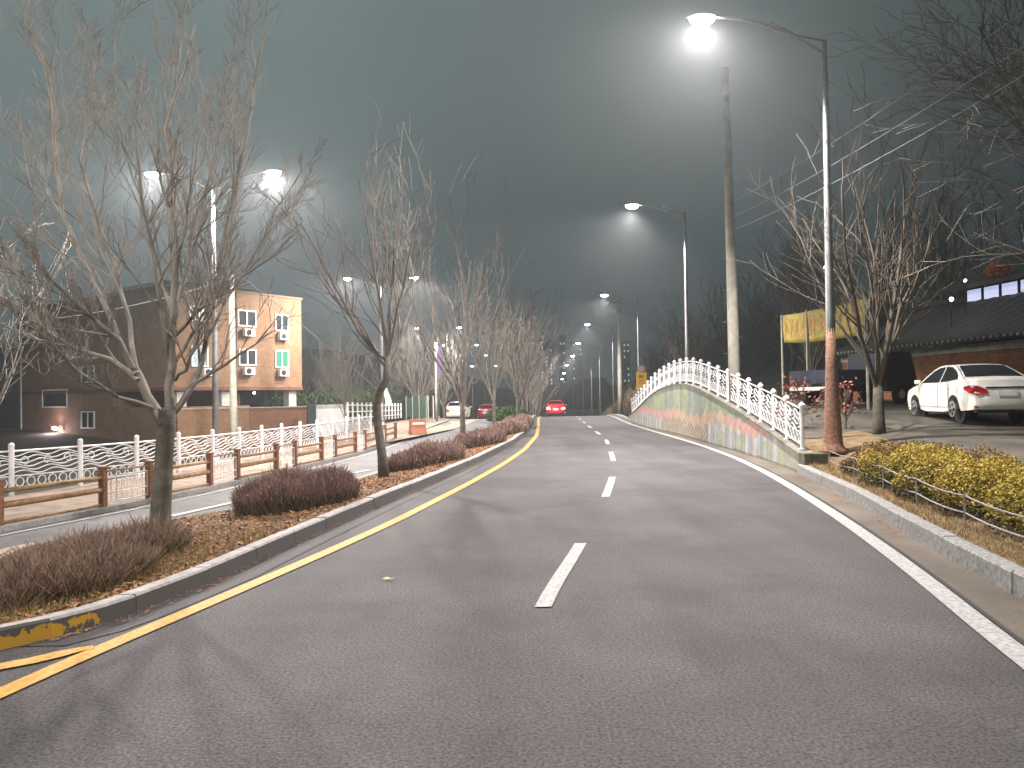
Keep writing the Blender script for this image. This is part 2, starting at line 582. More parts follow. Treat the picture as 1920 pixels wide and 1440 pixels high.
# ground: one sheet to the horizon
mb = MB()
ys = [-60, -40, -25, -15, -8, -3, 0, 2] + [3 + i for i in range(0, 58)] + list(range(62, 120, 4)) + [130, 150, 180, 220, 280, 360, 460, 700, 1100]
rows = []
for y in ys:
    yc = min(max(y, -35), 415)
    a, b = leftWX(yc), kerbRX(yc)
    gap_l = sstep(56, 70, y)
    xs = [a - 700, a - 300, a - 120, a - 60, a - 35, a - 22, a - 14, a - 9, a - 6, a - 4, a - 2.4, a - 1.2, a - .3]
    row = []
    for x in xs:
        d = a - x
        z = zl(yc) - .06 - 1.25 * sstep(4.6, 9, d) * (1 - sstep(40, 62, y))
        z += 5 * sstep(60, 300, d) * sstep(60, 200, y)
        row.append((x, y, z))
    k = max(-6.5, kerbLX(yc)) if y > 4.4 else yellowX(yc) - 2.5
    mbk = min(medBX(yc), k - .3) if y > 4.4 else yellowX(yc) - 3
    row += [(mbk - .1, y, zl(yc) - .06), (k, y, zr(yc) - .03), (b - .1, y, zr(yc) - .03), (b + .12, y, zr(yc) - .03 if y > 48 else zr(yc) + .02)]
    for d in (.3, .8, 1.5, 2.5, 4, 6, 8, 10, 13, 17, 22, 30, 45, 70, 110, 200, 400, 700):
        x = b + d
        row.append((x, y, zlot(x, y) - .03 - (.4 * (1 - sstep(18.5, 19.5, y)) * (1 - sstep(2.4, 3.2, d)) if y > -12 else 0)))
    rows.append(row)
mb.grid(rows)
struct(mb.build('ground', M['ground'], smooth=True))

# our carriageway and what is laid on it
strip('road', lambda y: (kerbLX(y) - .02 if y > 4.6 else yellowX(y) - 3.5), lambda y: kerbRX(y) + .02, zr, -38, 415, M['asphalt'], 6)
strip('gutter', lambda y: whiteX(y) + .14, lambda y: kerbRX(y) + .01, zr, -30, 52, M['gutter'], 2, .006)
strip('gutter_joint', lambda y: whiteX(y) + .12, lambda y: whiteX(y) + .16, zr, -30, 52, M['dark'], 1, .008)
strip('median_gutter', lambda y: kerbLX(y), lambda y: kerbLX(y) + min(.34, max(.05, (yellowX(y) - kerbLX(y)) * .7)), zr, 5.6, 62, M['gutter_dark'], 2, .006)
strip('edge_line', lambda y: whiteX(y) - .09, lambda y: whiteX(y) + .10, zr, -30, 260, M['white_paint'], 1, .010)
strip('yellow_line', lambda y: yellowX(y) - .08, lambda y: yellowX(y) + .08, zr, -30, 260, M['yellow'], 1, .010)
# yellow arm that splits off toward the opening in the median
mb = MB()
arm = [G(175, 1213, .012), G(150, 1217, .012), G(110, 1226, .012), G(60, 1238, .012), G(0, 1249, .012), G(-70, 1262, .012), G(-160, 1276, .012)]
rows = []
for i, p in enumerate(arm):
    d = (arm[min(i + 1, 6)] - arm[max(i - 1, 0)]).normalized()
    nn = Vector((-d.y, d.x, 0)) * (.075 if i > 1 else .05)
    rows.append([p - nn, p + nn])
mb.grid(rows)
struct(mb.build('yellow_line', M['yellow']))
# lane dashes
def dashX(y):
    return interp_dash(y)
interp_dash = interp([(-20, -2.6), (0, -.62), (6.4, .2), (9.1, .78), (13.3, 1.58), (16.4, 2.10), (20.5, 2.66), (25, 3.12), (30, 3.62), (34, 3.84), (41, 4.15), (50, 4.6), (60, 5.1), (75, 6.0), (100, 7.25), (200, 12.6)])
for a, b in [(-1.4, 1.4), (6.41, 9.13), (13.26, 16.41), (20.4, 23.6), (27.3, 30.1), (34.2, 37), (41, 44), (48, 51), (55, 58), (62, 65), (70, 73)]:
    mb = MB()
    rows = []
    for i in range(7):
        y = a + (b - a) * i / 6
        rows.append([(dashX(y) - .07, y, zr(y) + .010), (dashX(y) + .07, y, zr(y) + .010)])
    mb.grid(rows)
    struct(mb.build('lane_dash', M['white_paint']))

# far carriageway, lower, with its edge line and cycle line
strip('far_carriageway', lambda y: leftWX(y) - .35, lambda y: min(medBX(y), kerbLX(y) - .3) + .05 if y > 4.4 else yellowX(y) - 3, zl, -30, 415, M['asphalt_old'], 4, .0)
strip('far_edge_line', lambda y: leftWX(y) - .06, lambda y: leftWX(y) + .06, zl, -10, 45, M['white_paint'], 1, .01)
mb = MB()
for (x0, y0), (x1, y1), w in (((318, 968), (440, 941), .09), ((440, 941), (470, 934), .05), ((660, 887), (692, 881), .10)):
    p, q = G(x0, y0, -.535), G(x1, y1, -.535)
    d = (q - p).normalized()
    nn = Vector((-d.y, d.x, 0)) * w
    mb.quad(p - nn, p + nn, q + nn, q - nn)
struct(mb.build('cycle_marking', M['white_paint']))
# footpath beyond the far edge line
strip('footpath', lambda y: leftWX(y) - 4.4, lambda y: leftWX(y) - .5, zl, -10, 66, M['path'], 4, .09)
mb = MB()
rows = []
for y in yrange(-10, 60):
    x = leftWX(y) - .40
    rows.append([(x + .06, y, zl(y) - .02), (x + .06, y, zl(y) + .10), (x - .10, y, zl(y) + .10), (x - .10, y, zl(y) + .0)])
mb.grid(rows)
struct(mb.build('footpath_kerb', M['kerb']))
# pale apron where the path meets the side street
mb = MB()
P = [G(690, 838, -.40), G(850, 806, -.27), G(900, 788, -.10), G(800, 784, -.10), G(740, 800, -.25)]
mb.v = [tuple(p + Vector((0, 0, .05))) for p in P]
mb.f = [(0, 1, 2, 3, 4)]
mb.c = [None]
struct(mb.build('path_apron', M['beige']))

# median: planted island with kerbs
def medz(y, t):            # t 0 at road kerb, 1 at back
    return (zr(y) + .13) * (1 - t) + (zl(y) + .14) * t + .10 * math.sin(math.pi * t)
mb = MB()
rows = []
for y in yrange(4.4, 300):
    a, b = kerbLX(y) - .14, medBX(y) + .12
    a = max(a, b + .02)
    rows.append([(a + (b - a) * i / 8, y, medz(y, i / 8)) for i in range(9)])
mb.grid(rows)
struct(mb.build('median_soil', M['soil'], smooth=True))
def kerb_run(name, f, zf, y0, y1, m, mtop=None, side=-1, h=.15, w=.15, seg=1.0):
    # a run of separate kerb stones with visible joints
    top = MB()
    y = y0
    rg = random.Random(7)
    while y < y1:
        L = seg if y < 40 else seg * 3
        e = min(y1, y + L - .012)
        ex = rg.uniform(-.007, .007)
        hh = h + rg.uniform(-.005, .005)
        rows = []
        n = 3
        for i in range(n + 1):
            yy = y + (e - y) * i / n
            x = f(yy) + ex
            z = zf(yy)
            rows.append([(x, yy, z - .02), (x + side * .004, yy, z + hh - .02), (x + side * .022, yy, z + hh), (x + side * w, yy, z + hh), (x + side * w, yy, z - .02)])
        n0 = len(top.v)
        top.grid(rows)
        k = 5
        top.f.append(tuple(n0 + i for i in range(k)))
        top.c.append(None)
        top.f.append(tuple(n0 + n * k + i for i in range(k))[::-1])
        top.c.append(None)
        y += L
    return struct(top.build(name, m))
def kerb_face_mat():
    # granite kerb with dark grey steep faces, painted yellow near the island nose
    m = mat('island_kerb', (.33, .315, .31), .8, var=.16, scale=16, bump=.25, bscale=150, detail=6)
    n = m.node_tree.nodes
    l = m.node_tree.links
    b = n['Principled BSDF']
    src = b.inputs['Base Color'].links[0].from_socket
    geo = n.new('ShaderNodeNewGeometry')
    sp = n.new('ShaderNodeSeparateXYZ')
    l.new(geo.outputs['True Normal'], sp.inputs[0])
    face = n.new('ShaderNodeMath')
    face.operation = 'LESS_THAN'
    face.inputs[1].default_value = .6
    l.new(sp.outputs['Z'], face.inputs[0])
    tc = n.new('ShaderNodeTexCoord')
    sp2 = n.new('ShaderNodeSeparateXYZ')
    l.new(tc.outputs['Object'], sp2.inputs[0])
    nz = n.new('ShaderNodeTexNoise')
    nz.inputs['Scale'].default_value = 6
    nz.inputs['Detail'].default_value = 12
    nz.inputs['Roughness'].default_value = .7
    l.new(tc.outputs['Object'], nz.inputs['Vector'])
    a1 = n.new('ShaderNodeMath')
    a1.operation = 'MULTIPLY_ADD'
    l.new(nz.outputs['Fac'], a1.inputs[0])
    a1.inputs[1].default_value = 2.2
    l.new(sp2.outputs['Y'], a1.inputs[2])
    yl = n.new('ShaderNodeMath')
    yl.operation = 'LESS_THAN'
    yl.inputs[1].default_value = 7.1
    l.new(a1.outputs[0], yl.inputs[0])
    hz = n.new('ShaderNodeMath')
    hz.operation = 'MULTIPLY_ADD'
    l.new(nz.outputs['Fac'], hz.inputs[0])
    hz.inputs[1].default_value = .32
    l.new(sp2.outputs['Z'], hz.inputs[2])
    hl = n.new('ShaderNodeMath')
    hl.operation = 'LESS_THAN'
    hl.inputs[1].default_value = .265
    l.new(hz.outputs[0], hl.inputs[0])
    ym = n.new('ShaderNodeMath')
    ym.operation = 'MULTIPLY'
    l.new(yl.outputs[0], ym.inputs[0])
    l.new(hl.outputs[0], ym.inputs[1])
    g1 = n.new('ShaderNodeMix')
    g1.data_type = 'RGBA'
    g1.inputs[6].default_value = (.085, .08, .08, 1)
    g1.inputs[7].default_value = (.50, .29, .03, 1)
    l.new(ym.outputs[0], g1.inputs[0])
    g2 = n.new('ShaderNodeMix')
    g2.data_type = 'RGBA'
    l.new(face.outputs[0], g2.inputs[0])
    l.new(src, g2.inputs[6])
    l.new(g1.outputs[2], g2.inputs[7])
    l.new(g2.outputs[2], b.inputs['Base Color'])
    return m
kerb_run('median_kerb', kerbLX, zr, 4.45, 130, kerb_face_mat(), side=-1, h=.16)
kerb_run('median_back_kerb', medBX, zl, 5, 100, M['beige'], side=1, h=.15, w=.30)
mbp = MB()
rows = []
for y in yrange(8.8, 12.9):
    b = medBX(y) + .3
    a = b + 1.15 * sstep(8.8, 10.5, y) * (1 - sstep(12.2, 12.9, y)) + .02
    rows.append([(b + (a - b) * i / 3, y, medz(y, 1) + .04 + .03 * i) for i in range(4)])
mbp.grid(rows)
struct(mbp.build('island_apron', M['beige']))

# right kerb with raised granite stones and planted verge
kerb_run('verge_kerb', kerbRX, zr, -12, 16.6, mat('verge_granite', (.25, .25, .245), .8, var=.22, scale=20, bump=.25, bscale=160), side=1, h=.21, w=.16, seg=1.55)
kerb_run('roadside_kerb', lambda y: kerbRX(y) - .02, zr, 48.5, 160, M['kerb'], side=1, h=.15)
def vergeR(y):
    return kerbRX(y) + 2.15
def vz(x, y):
    t = (x - kerbRX(y)) / 2.2
    z = .21 + (zlot(x, y) + .02 - .21) * sstep(.3, 1, t)
    return z + (zlot(x, y) + .02 - z) * sstep(16.2, 17.6, y)
mb = MB()
rows = []
for y in yrange(-10, 19):
    a = kerbRX(y) + .15
    b = vergeR(y)
    rows.append([(a + (b - a) * i / 6, y, vz(a + (b - a) * i / 6, y)) for i in range(7)])
mb.grid(rows)
struct(mb.build('verge_soil', M['dry_soil'], smooth=True))
mb = MB()
rows = []
for y in [-10 + i * 1.0 for i in range(0, 58)]:
    a = vergeR(y) if y < 18.5 else kerbRX(y) + .35
    b = 34
    rows.append([(a + (b - a) * (i / 14) ** 1.4, y, zlot(a + (b - a) * (i / 14) ** 1.4, y) + .02) for i in range(15)])
mb.grid(rows)
struct(mb.build('parking_ground', M['lot'], smooth=True))
print('ground done')

# ================================================================== street lamps
def lamp_parts(root, H, arms, arm_len, r0=.11, r1=.055, wrap=None, kind='lens', rise=.35, head=True, power=LAMP_W, curved=True):
    """parts in the lamp's own frame; arms reach along the lamp's local -X (and +X when double)"""
    mb = MB()
    mb.tube([(0, 0, z) for z in (0, H * .35, H * .7, H)], [r0, r0 * .8, r0 * .62, r1], 12)
    mb.lathe([(r0 * 1.9, 0), (r0 * 1.9, .03), (r0 * 1.2, .06), (r0 * 1.1, .35), (r0, .4)], k=12)
    mb.build('pole', M['steel'], root, smooth=True)
    if wrap:
        mb = MB()
        z1 = wrap
        mb.tube([(0, 0, z) for z in (0, .06, .16, .24, .9, z1 * .6, z1)],
                [.30, .29, .215, .20, .165, .125, .085], 18)
        mb.build('pole_wrap', M['rust'], root, smooth=True)
    ends = []
    for sgn in ([-1, 1] if arms == 2 else [-1]):
        mb = MB()
        pts = []
        for i in range(9):
            t = i / 8
            pts.append((sgn * arm_len * t, 0, H - .30 + (rise + .30) * math.sin(t * math.pi / 2)))
        mb.tube(pts, [.042] * 8 + [.03], 8)
        if curved:
            pts2 = [(sgn * arm_len * .0, 0, H - .02), (sgn * arm_len * .25, 0, H + .12), (sgn * arm_len * .5, 0, H + rise * .78)]
            mb.tube(pts2, .022, 6)
        mb.build('arm', M['steel_paint'], root, smooth=True)
        ex = sgn * arm_len
        ez = H + rise
        ends.append((ex, ez))
        mb = MB()
        prof = [(-.02, .05, .05), (.10, .11, .07), (.30, .15, .08), (.55, .14, .07), (.68, .08, .045), (.72, .02, .02)]
        rows = []
        for (u, w, h) in prof:
            rows.append([(ex + sgn * u, w * math.cos(a), ez + (h if math.sin(a) > 0 else h * .35) * math.sin(a) + .01) for a in [2 * math.pi * k / 12 for k in range(13)]])
        mb.grid(rows)
        hd = mb.build('lamp_head', M['steel_paint'], root, smooth=True)
        mb = MB()
        rows = []
        for i in range(5):
            t = i / 4
            ph = t * math.pi / 2
            rows.append([(ex + sgn * .34 + .29 * math.sin(ph) * math.cos(a), .18 * math.sin(ph) * math.sin(a), ez - .01 - .15 * math.cos(ph)) for a in [2 * math.pi * k / 14 for k in range(15)]])
        mb.grid(rows)
        mb.build('lens', M[kind], hd, smooth=True)
    return ends
def lamp_light(name, loc, power, spread=165, soft=.16, col=LAMP_COL, tilt=0, blend=.45):
    ld = bpy.data.lights.new(name, 'SPOT')
    ld.energy = power
    ld.spot_size = math.radians(spread)
    ld.spot_blend = blend
    ld.shadow_soft_size = soft
    ld.color = col
    o = bpy.data.objects.new(name, ld)
    C.objects.link(o)
    o.location = loc
    o.rotation_euler.y = math.radians(tilt)
    return o
def street_lamp(label, base, H, arm_len, arms=1, yaw=0, wrap=None, power=1.0, kind='lens', group='street lamps along the road', lights=True, r0=.11, rise=.35):
    r = thing('street_lamp', label, 'street lamp', base, group, yaw)
    ends = lamp_parts(r, H, arms, arm_len, wrap=wrap, kind=kind, r0=r0, rise=rise)
    if lights:
        for ex, ez in ends:
            sx = -1 if ex < 0 else 1
            q = Matrix.Translation(base) @ Matrix.Rotation(yaw, 4, 'Z') @ Vector((ex + sx * .34, 0, ez - .24))
            lamp_light('street_light', q, LAMP_W * power, 150, tilt=16)
    return r
RG = 'street lamps along the right side of the road'
LG = 'double-arm street lamps along the far footpath'
def lamp_at(label, X, Y, z, headX, headZ, **k):
    arm = abs(X - headX) - .34
    H = headZ - z - k.get('rise', .35)
    return street_lamp(label, (X, Y, z), H, arm, **k)
lamp_at('nearest street lamp, steel with a rust brown wrap, at the end of the hedge', 7.03, 17.0, .40, 4.34, 10.07, wrap=3.1, r0=.12, group=RG, rise=.55)
lamp_at('second street lamp on the right, rising behind the arched mural wall', 7.62, 33.5, 1.0, 5.34, 9.97, group=RG)
lamp_at('third street lamp on the right, carrying the yellow sign', 10.35, 63, .1, 7.64, 9.9, group=RG)
rl = [('fourth street lamp on the right, just left of the distant concrete pole', 84, 8.28, 133), ('fifth street lamp on the right, thin and far down the road', 100, 8.62, 98), ('sixth street lamp on the right, small above the red car', 115, 9.1, 74),
      ('seventh street lamp on the right, a dot far down the road', 131, 9.3, 57), ('eighth street lamp on the right, a faint far dot', 156, 10.5, 42), ('ninth street lamp on the right, near the vanishing point', 185, 12.0, 31), ('last street lamp on the right, lowest and farthest dot', 225, 13.2, 20)]
for i, (lb, y, hx, up_) in enumerate(rl):
    lamp_at(lb, hx + 2.75, y, zr(y), hx, 1.75 + up_ * y / FPX, group=RG, lights=(i < 3), kind='lens_cool', power=.9)
# the row goes on behind the photographer
street_lamp('street lamp of the right-hand row standing behind the camera', (kerbRX(2) + 1.3, 1.0, .2), 9.5, 2.5, group=RG, power=.34)
street_lamp('street lamp of the right-hand row well behind the camera', (kerbRX(-14) + 1.3, -15.0, .2), 9.5, 2.5, group=RG, power=.5)
def left_lamp(label, X, Y, headR, Hz, lights=True, power=1, kind='lens', wrap=None):
    z = zl(Y) + .08
    arm = headR - X - .34
    r = street_lamp(label, (X, Y, z), Hz - z - .35, arm, arms=2, group=LG, lights=False, kind=kind, r0=.125)
    if lights:
        lamp_light('street_light', (headR, Y, Hz - .24), LAMP_W * power, 172, blend=.3)
        lamp_light('street_light', (2 * X - headR, Y, Hz - .24), LAMP_W * power * .6, 176, blend=.15)
    return r
left_lamp('double-arm street lamp between the near tree and the brick building', -10.9, 28.4, -8.67, 10.17)
left_lamp('double-arm street lamp behind the second median tree', -9.0, 53.6, -6.66, 10.12)
left_lamp('double-arm street lamp farther along, seen through the third tree', -8.0, 84, -5.7, 9.34, power=.8, kind='lens_cool')
left_lamp('double-arm street lamp far off above the tree row', -7.0, 105, -4.7, 8.85, lights=False, kind='lens_cool')
left_lamp('double-arm street lamp fifth along the left, a small bright dot', -6.4, 125, -4.1, 8.5, lights=False, kind='lens_cool')
left_lamp('double-arm street lamp, smallest of the left row', -5.4, 150, -3.1, 7.75, lights=False, kind='lens_cool')
left_lamp('double-arm street lamp behind the camera on the left', -13.6, 2.0, -11.2, 10.1, power=.4)

# ================================================================== utility poles and cables
def concrete_pole(label, X, Y, z, H, r0=.19, r1=.11, cross=False, lean=0.0, steps=True):
    r = thing('utility_pole', label, 'utility pole', (X, Y, z), 'concrete utility poles')
    mb = MB()
    mb.tube([(lean * t, 0, H * t) for t in (0, .3, .6, 1)], [r0, r0 + (r1 - r0) * .3, r0 + (r1 - r0) * .6, r1], 16)
    mb.build('shaft', M['concrete'], r, smooth=True)
    if steps:
        for i in range(12):
            mb = MB()
            zz = 2.2 + i * .5
            sg = 1 if i % 2 else -1
            mb.tube([(lean * zz / H, 0, zz), (lean * zz / H + sg * (r0 + .12), 0, zz)], .010, 5)
            mb.build('step_bolt', M['steel'], r)
    if cross:
        mb = MB()
        for zz in (H - .4, H - 1.3):
            mb.box((0, -.12, zz), (1.7, .09, .09))
        mb.build('crossarm', M['steel_paint'], r)
        for zz in (H - .4, H - 1.3):
            for x in (-.75, -.35, .4, .75):
                mb = MB()
                mb.lathe([(.03, 0), (.055, .04), (.03, .07), (.055, .11), (.02, .15)], (x, -.12, zz + .05), 8)
                mb.build('insulator', M['frame'], r, smooth=True)
    return r
cp = concrete_pole('tall concrete utility pole right behind the arched mural wall', 7.95, 23.0 * 1.0, .7, 11.3, .20, .10, lean=-.12)
cp.location = (D(1378, 690, 24.5).x, 24.5, .8)
concrete_pole('distant concrete utility pole with crossarms beyond the mural wall', 9.75, 70, -.1, 10.6, .21, .12, cross=True, steps=False)
concrete_pole('pale concrete utility pole in front of the brick building', D(438, 700, 36).x, 36, -1.3, 8.9, .18, .13, lean=-.06)
concrete_pole('thin concrete pole beside the green netting', D(818, 720, 58).x, 58, -.3, 6.2, .10, .08, steps=False)
def cable(label, a, b, sag, r=.012, group='overhead cables on the right', n=24):
    a = Vector(a)
    b = Vector(b)
    mb = MB()
    pts = []
    for i in range(n + 1):
        t = i / n
        p = a.lerp(b, t)
        p.z -= 4 * sag * t * (1 - t)
        pts.append(p)
    mb.tube(pts, r, 4)
    return tag(mb.build('overhead_cable', M['cable'], loc=a), label, 'cable', group)
pole_top = cp.location
for i, ((x0, y0), (x1, y1), lb) in enumerate([((1373, 432), (1990, 78), 'lowest overhead cable running from the concrete pole to the top right'),
                                              ((1372, 408), (1990, 20), 'middle overhead cable running from the concrete pole to the top right'),
                                              ((1371, 380), (1990, -50), 'upper overhead cable running from the concrete pole to the top right')]):
    a = D(x0, y0, 24.5)
    b = D(x1, y1, 11)
    b2 = a + (b - a) * 1.25
    cable(lb, a, b2, .25, .008)
cable('dark telephone cable crossing from the pale pole past the building', D(437, 520, 36), D(-80, 610, 33), .5, .012, 'cables at the pale pole')
cable('telephone cable from the pale pole down toward the second lamp', D(437, 505, 36), D(713, 735, 52), -.1, .02, 'cables at the pale pole')

# ================================================================== trees
def rnd_dir(rg, d, ang):
    d = d.normalized()
    u = d.orthogonal().normalized()
    w = d.cross(u)
    a = rg.uniform(0, 2 * math.pi)
    return (d * math.cos(ang) + (u * math.cos(a) + w * math.sin(a)) * math.sin(ang)).normalized()
def grow(mb, rg, p, d, L, r, lv, up=.25, ang=(22, 48), kids=(7, 6, 4), rmin=.004, wob=.13, first=.12):
    n = max(3, min(7, int(L / .22)))
    pts = [p.copy()]
    dd = d.normalized()
    for i in range(n):
        dd = (dd + Vector((rg.gauss(0, wob), rg.gauss(0, wob), rg.gauss(0, wob) + up * .16))).normalized()
        pts.append(pts[-1] + dd * (L / n))
    rads = [max(rmin, r * (1 - .78 * i / n)) for i in range(n + 1)]
    mb.tube(pts, rads, 6 if r > .03 else (4 if r > .012 else 3), cap=False)
    branch_off(mb, rg, pts, rads, L, lv, up, ang, kids, rmin, wob, first)
def branch_off(mb, rg, pts, rads, L, lv, up, ang, kids, rmin, wob, first=.12):
    if lv <= 0:
        return
    n = len(pts) - 1
    nk = kids[-lv] if lv <= len(kids) else kids[0]
    for k in range(nk):
        t = first + (1 - first) * (k + rg.random()) / nk
        f = t * n
        i = min(n - 1, int(f))
        q = pts[i].lerp(pts[i + 1], f - i)
        dd = (pts[i + 1] - pts[i]).normalized()
        nd = rnd_dir(rg, dd, math.radians(rg.uniform(*ang)))
        nd = (nd + Vector((0, 0, up * .9))).normalized()
        rr = rads[i] * rg.uniform(.45, .65)
        grow(mb, rg, q, nd, L * rg.uniform(.38, .62) * (1.1 - .45 * t), rr, lv - 1, up, ang, kids, rmin, wob, .15)
def bare_tree(label, base, seed, H, fork, r0, limbs=5, spread=.55, lean=(0, 0), kids=(9, 7, 5), lv=2, rmin=.006, group='bare trees in the planted median', trunk=None, bark='bark', twig='twig', up=.35):
    rg = random.Random(seed)
    r = thing('bare_tree', label, 'tree', base, group)
    mb = MB()
    tp = trunk or [(0, 0, -.1), (lean[0] * .15, lean[1] * .15, fork * .3), (lean[0] * .5, lean[1] * .5, fork * .65), (lean[0], lean[1], fork)]
    k = len(tp)
    mb.tube(tp, [r0 * (1.25 if i == 0 else 1 - .28 * i / (k - 1)) for i in range(k)], 12)
    mb.build('trunk', M[bark], r, smooth=True)
    mb = MB()
    top = Vector(tp[-1])
    L = H - fork
    for i in range(limbs):
        a = 2 * math.pi * (i + rg.uniform(-.25, .25)) / limbs
        s = spread * rg.uniform(.6, 1.15)
        if i == 0:
            s *= .25
        d = Vector((math.cos(a) * s, math.sin(a) * s, 1)).normalized()
        st = top - Vector((0, 0, rg.uniform(0, .35)))
        grow(mb, rg, st, d, L * rg.uniform(.85, 1.05), r0 * rg.uniform(.30, .46), lv, up, (20, 48), kids, rmin, .10, .10)
    mb.build('crown', M[twig], r, smooth=True)
    return r

# nearest tree, limbs modelled one by one
T1Y = 9.64
base = G(300, 1012, .06)
T1Y = base.y
def limb(pts, dy=0.0):
    return [D(x, y, T1Y + dy * i / max(1, len(pts) - 1)) for i, (x, y) in enumerate(pts)]
t1 = thing('bare_tree', 'largest bare tree, nearest in the median, its crown reaching the top left', 'tree', base, 'bare trees in the planted median')
mb = MB()
mb.tube(limb([(300, 1020), (300, 985), (303, 930), (307, 870), (311, 800), (314, 768)]), [.155, .128, .115, .108, .104, .105], 16)
mb.build('trunk', M['bark'], t1, smooth=True, world=True)
mb = MB()
rg = random.Random(11)
L1 = [([(311, 795), (290, 765), (262, 718), (252, 690)], .0, .062, .050, 0),
      ([(252, 690), (222, 640), (185, 602), (140, 570), (95, 520), (60, 470)], -.9, .05, .012, 1),
      ([(256, 700), (232, 655), (190, 560), (152, 485), (118, 400), (103, 300), (100, 200), (85, 110), (48, 40)], .5, .052, .012, 1),
      ([(262, 715), (205, 672), (130, 650), (60, 590), (-15, 545)], .9, .042, .01, 1),
      ([(252, 692), (240, 600), (215, 500), (180, 400), (150, 300), (160, 190), (190, 80)], 1.3, .046, .01, 1),
      ([(314, 790), (317, 720), (322, 650), (328, 560), (330, 450), (322, 330), (312, 240), (345, 130), (368, 40)], -.2, .085, .012, 1),
      ([(320, 690), (300, 560), (275, 440), (262, 330), (250, 220)], -1.0, .045, .01, 1),
      ([(325, 610), (350, 500), (375, 390), (400, 300), (430, 190)], .8, .042, .01, 1),
      ([(313, 785), (340, 755), (368, 715), (384, 640), (398, 560), (415, 470), (440, 370), (468, 250), (480, 130), (500, 50)], .5, .06, .010, 1),
      ([(325, 712), (350, 690), (366, 645), (392, 590), (410, 540), (440, 480)], -.6, .036, .010, 1),
      ([(384, 640), (425, 560), (470, 490), (515, 400), (560, 330)], 1.0, .03, .008, 1),
      ([(140, 570), (80, 560), (20, 500), (-40, 430)], -.6, .022, .008, 1),
      ([(290, 765), (215, 742), (150, 700), (90, 640), (40, 600)], -1.1, .032, .008, 1)]
for pts, dy, ra, rb, tw in L1:
    P = limb(pts, dy)
    if dy and pts[0][1] < 720:
        pass
    n = len(P)
    # subdivide for gentle bends
    Q = []
    for i in range(n - 1):
        for k in range(2):
            Q.append(P[i].lerp(P[i + 1], k / 2) + Vector((rg.gauss(0, .012), rg.gauss(0, .02), rg.gauss(0, .012))))
    Q.append(P[-1])
    if tw:
        ra *= .74
    rd = [ra + (rb - ra) * i / (len(Q) - 1) for i in range(len(Q))]
    mb.tube(Q, rd, 8, cap=False)
    if tw:
        L = sum((Q[i + 1] - Q[i]).length for i in range(len(Q) - 1))
        branch_off(mb, rg, Q, rd, min(3.1, L * .72), 3, .35, (22, 50), (11 if L < 3 else 13, 7, 5), .0034, .11, .16)
mb.build('crown', M['twig_pale'], t1, smooth=True, world=True)

b2 = G(720, 893, .05)
T2 = [tuple(D(x, y, b2.y) - b2) for x, y in ((720, 900), (716, 850), (709, 800), (706, 762), (712, 735), (724, 712), (727, 668))]
bare_tree('second bare tree in the median, its crooked trunk bending above a twiggy bush', b2, 23, 6.6, T2[-1][2], .105, 8, .52, kids=(11, 8, 5), trunk=T2, rmin=.006)
# its side stem
b3 = G(868, 833, .05)
bare_tree('third bare tree in the median, upright and slim between two red bushes', b3, 31, 7.3, 1.5, .12, 8, .40, kids=(9, 7, 4), rmin=.009)
b4 = G(927, 803, .05)
bare_tree('fourth bare tree in the median, behind the last red bushes', b4, 44, 6.6, 1.5, .12, 8, .36, kids=(9, 6, 4), rmin=.012)
protos = []
row = [('fifth bare tree along the median, thick twiggy crown', 52, .2), ('sixth bare tree along the median', 60, .5), ('seventh bare tree along the median, near the green shrubs', 68, .7), ('eighth bare tree along the median, beside the red hatchback', 78, 1.0), ('ninth bare tree along the median', 90, 1.2),
       ('tenth bare tree along the median, pale in the haze', 104, 1.4), ('eleventh bare tree along the median, small', 122, 1.6), ('twelfth and farthest bare tree along the median', 145, 1.8)]
for i, (lb, y, o) in enumerate(row):
    x = (kerbLX(y) + medBX(y)) / 2
    z = medz(y, .5)
    if i < 2:
        protos.append(bare_tree(lb, (x, y, z), 60 + i, 7.4, 1.4, .13, 9, .34, kids=(9, 6, 4), rmin=.016))
    else:
        dup(protos[i % 2], (x, y, z), rz=i * 1.3, label=lb, scale=(1.0, 1.0, 1.0 + .05 * (i % 3)))
# trees on the far side of the left road
FG = 'bare trees beyond the far footpath'
for i, (lb, x, y, s) in enumerate([('bare tree between the netting and the white parked car', -7.6, 62, .95), ('bare tree just behind the white parked car', -8.6, 74, 1.1), ('bare tree farther left of the red hatchback', -7.8, 88, 1.15), ('leaning bare tree over the far railing', -9.7, 45, .72)]):
    dup(protos[i % 2], (x, y, zl(y) + .0), rz=2 + i, label=lb, scale=s)['group'] = FG
dup(protos[0], (-17.0, 24, -1.6), rz=1.1, label='bare tree beyond the white fence at the far left', scale=1.08)['group'] = FG
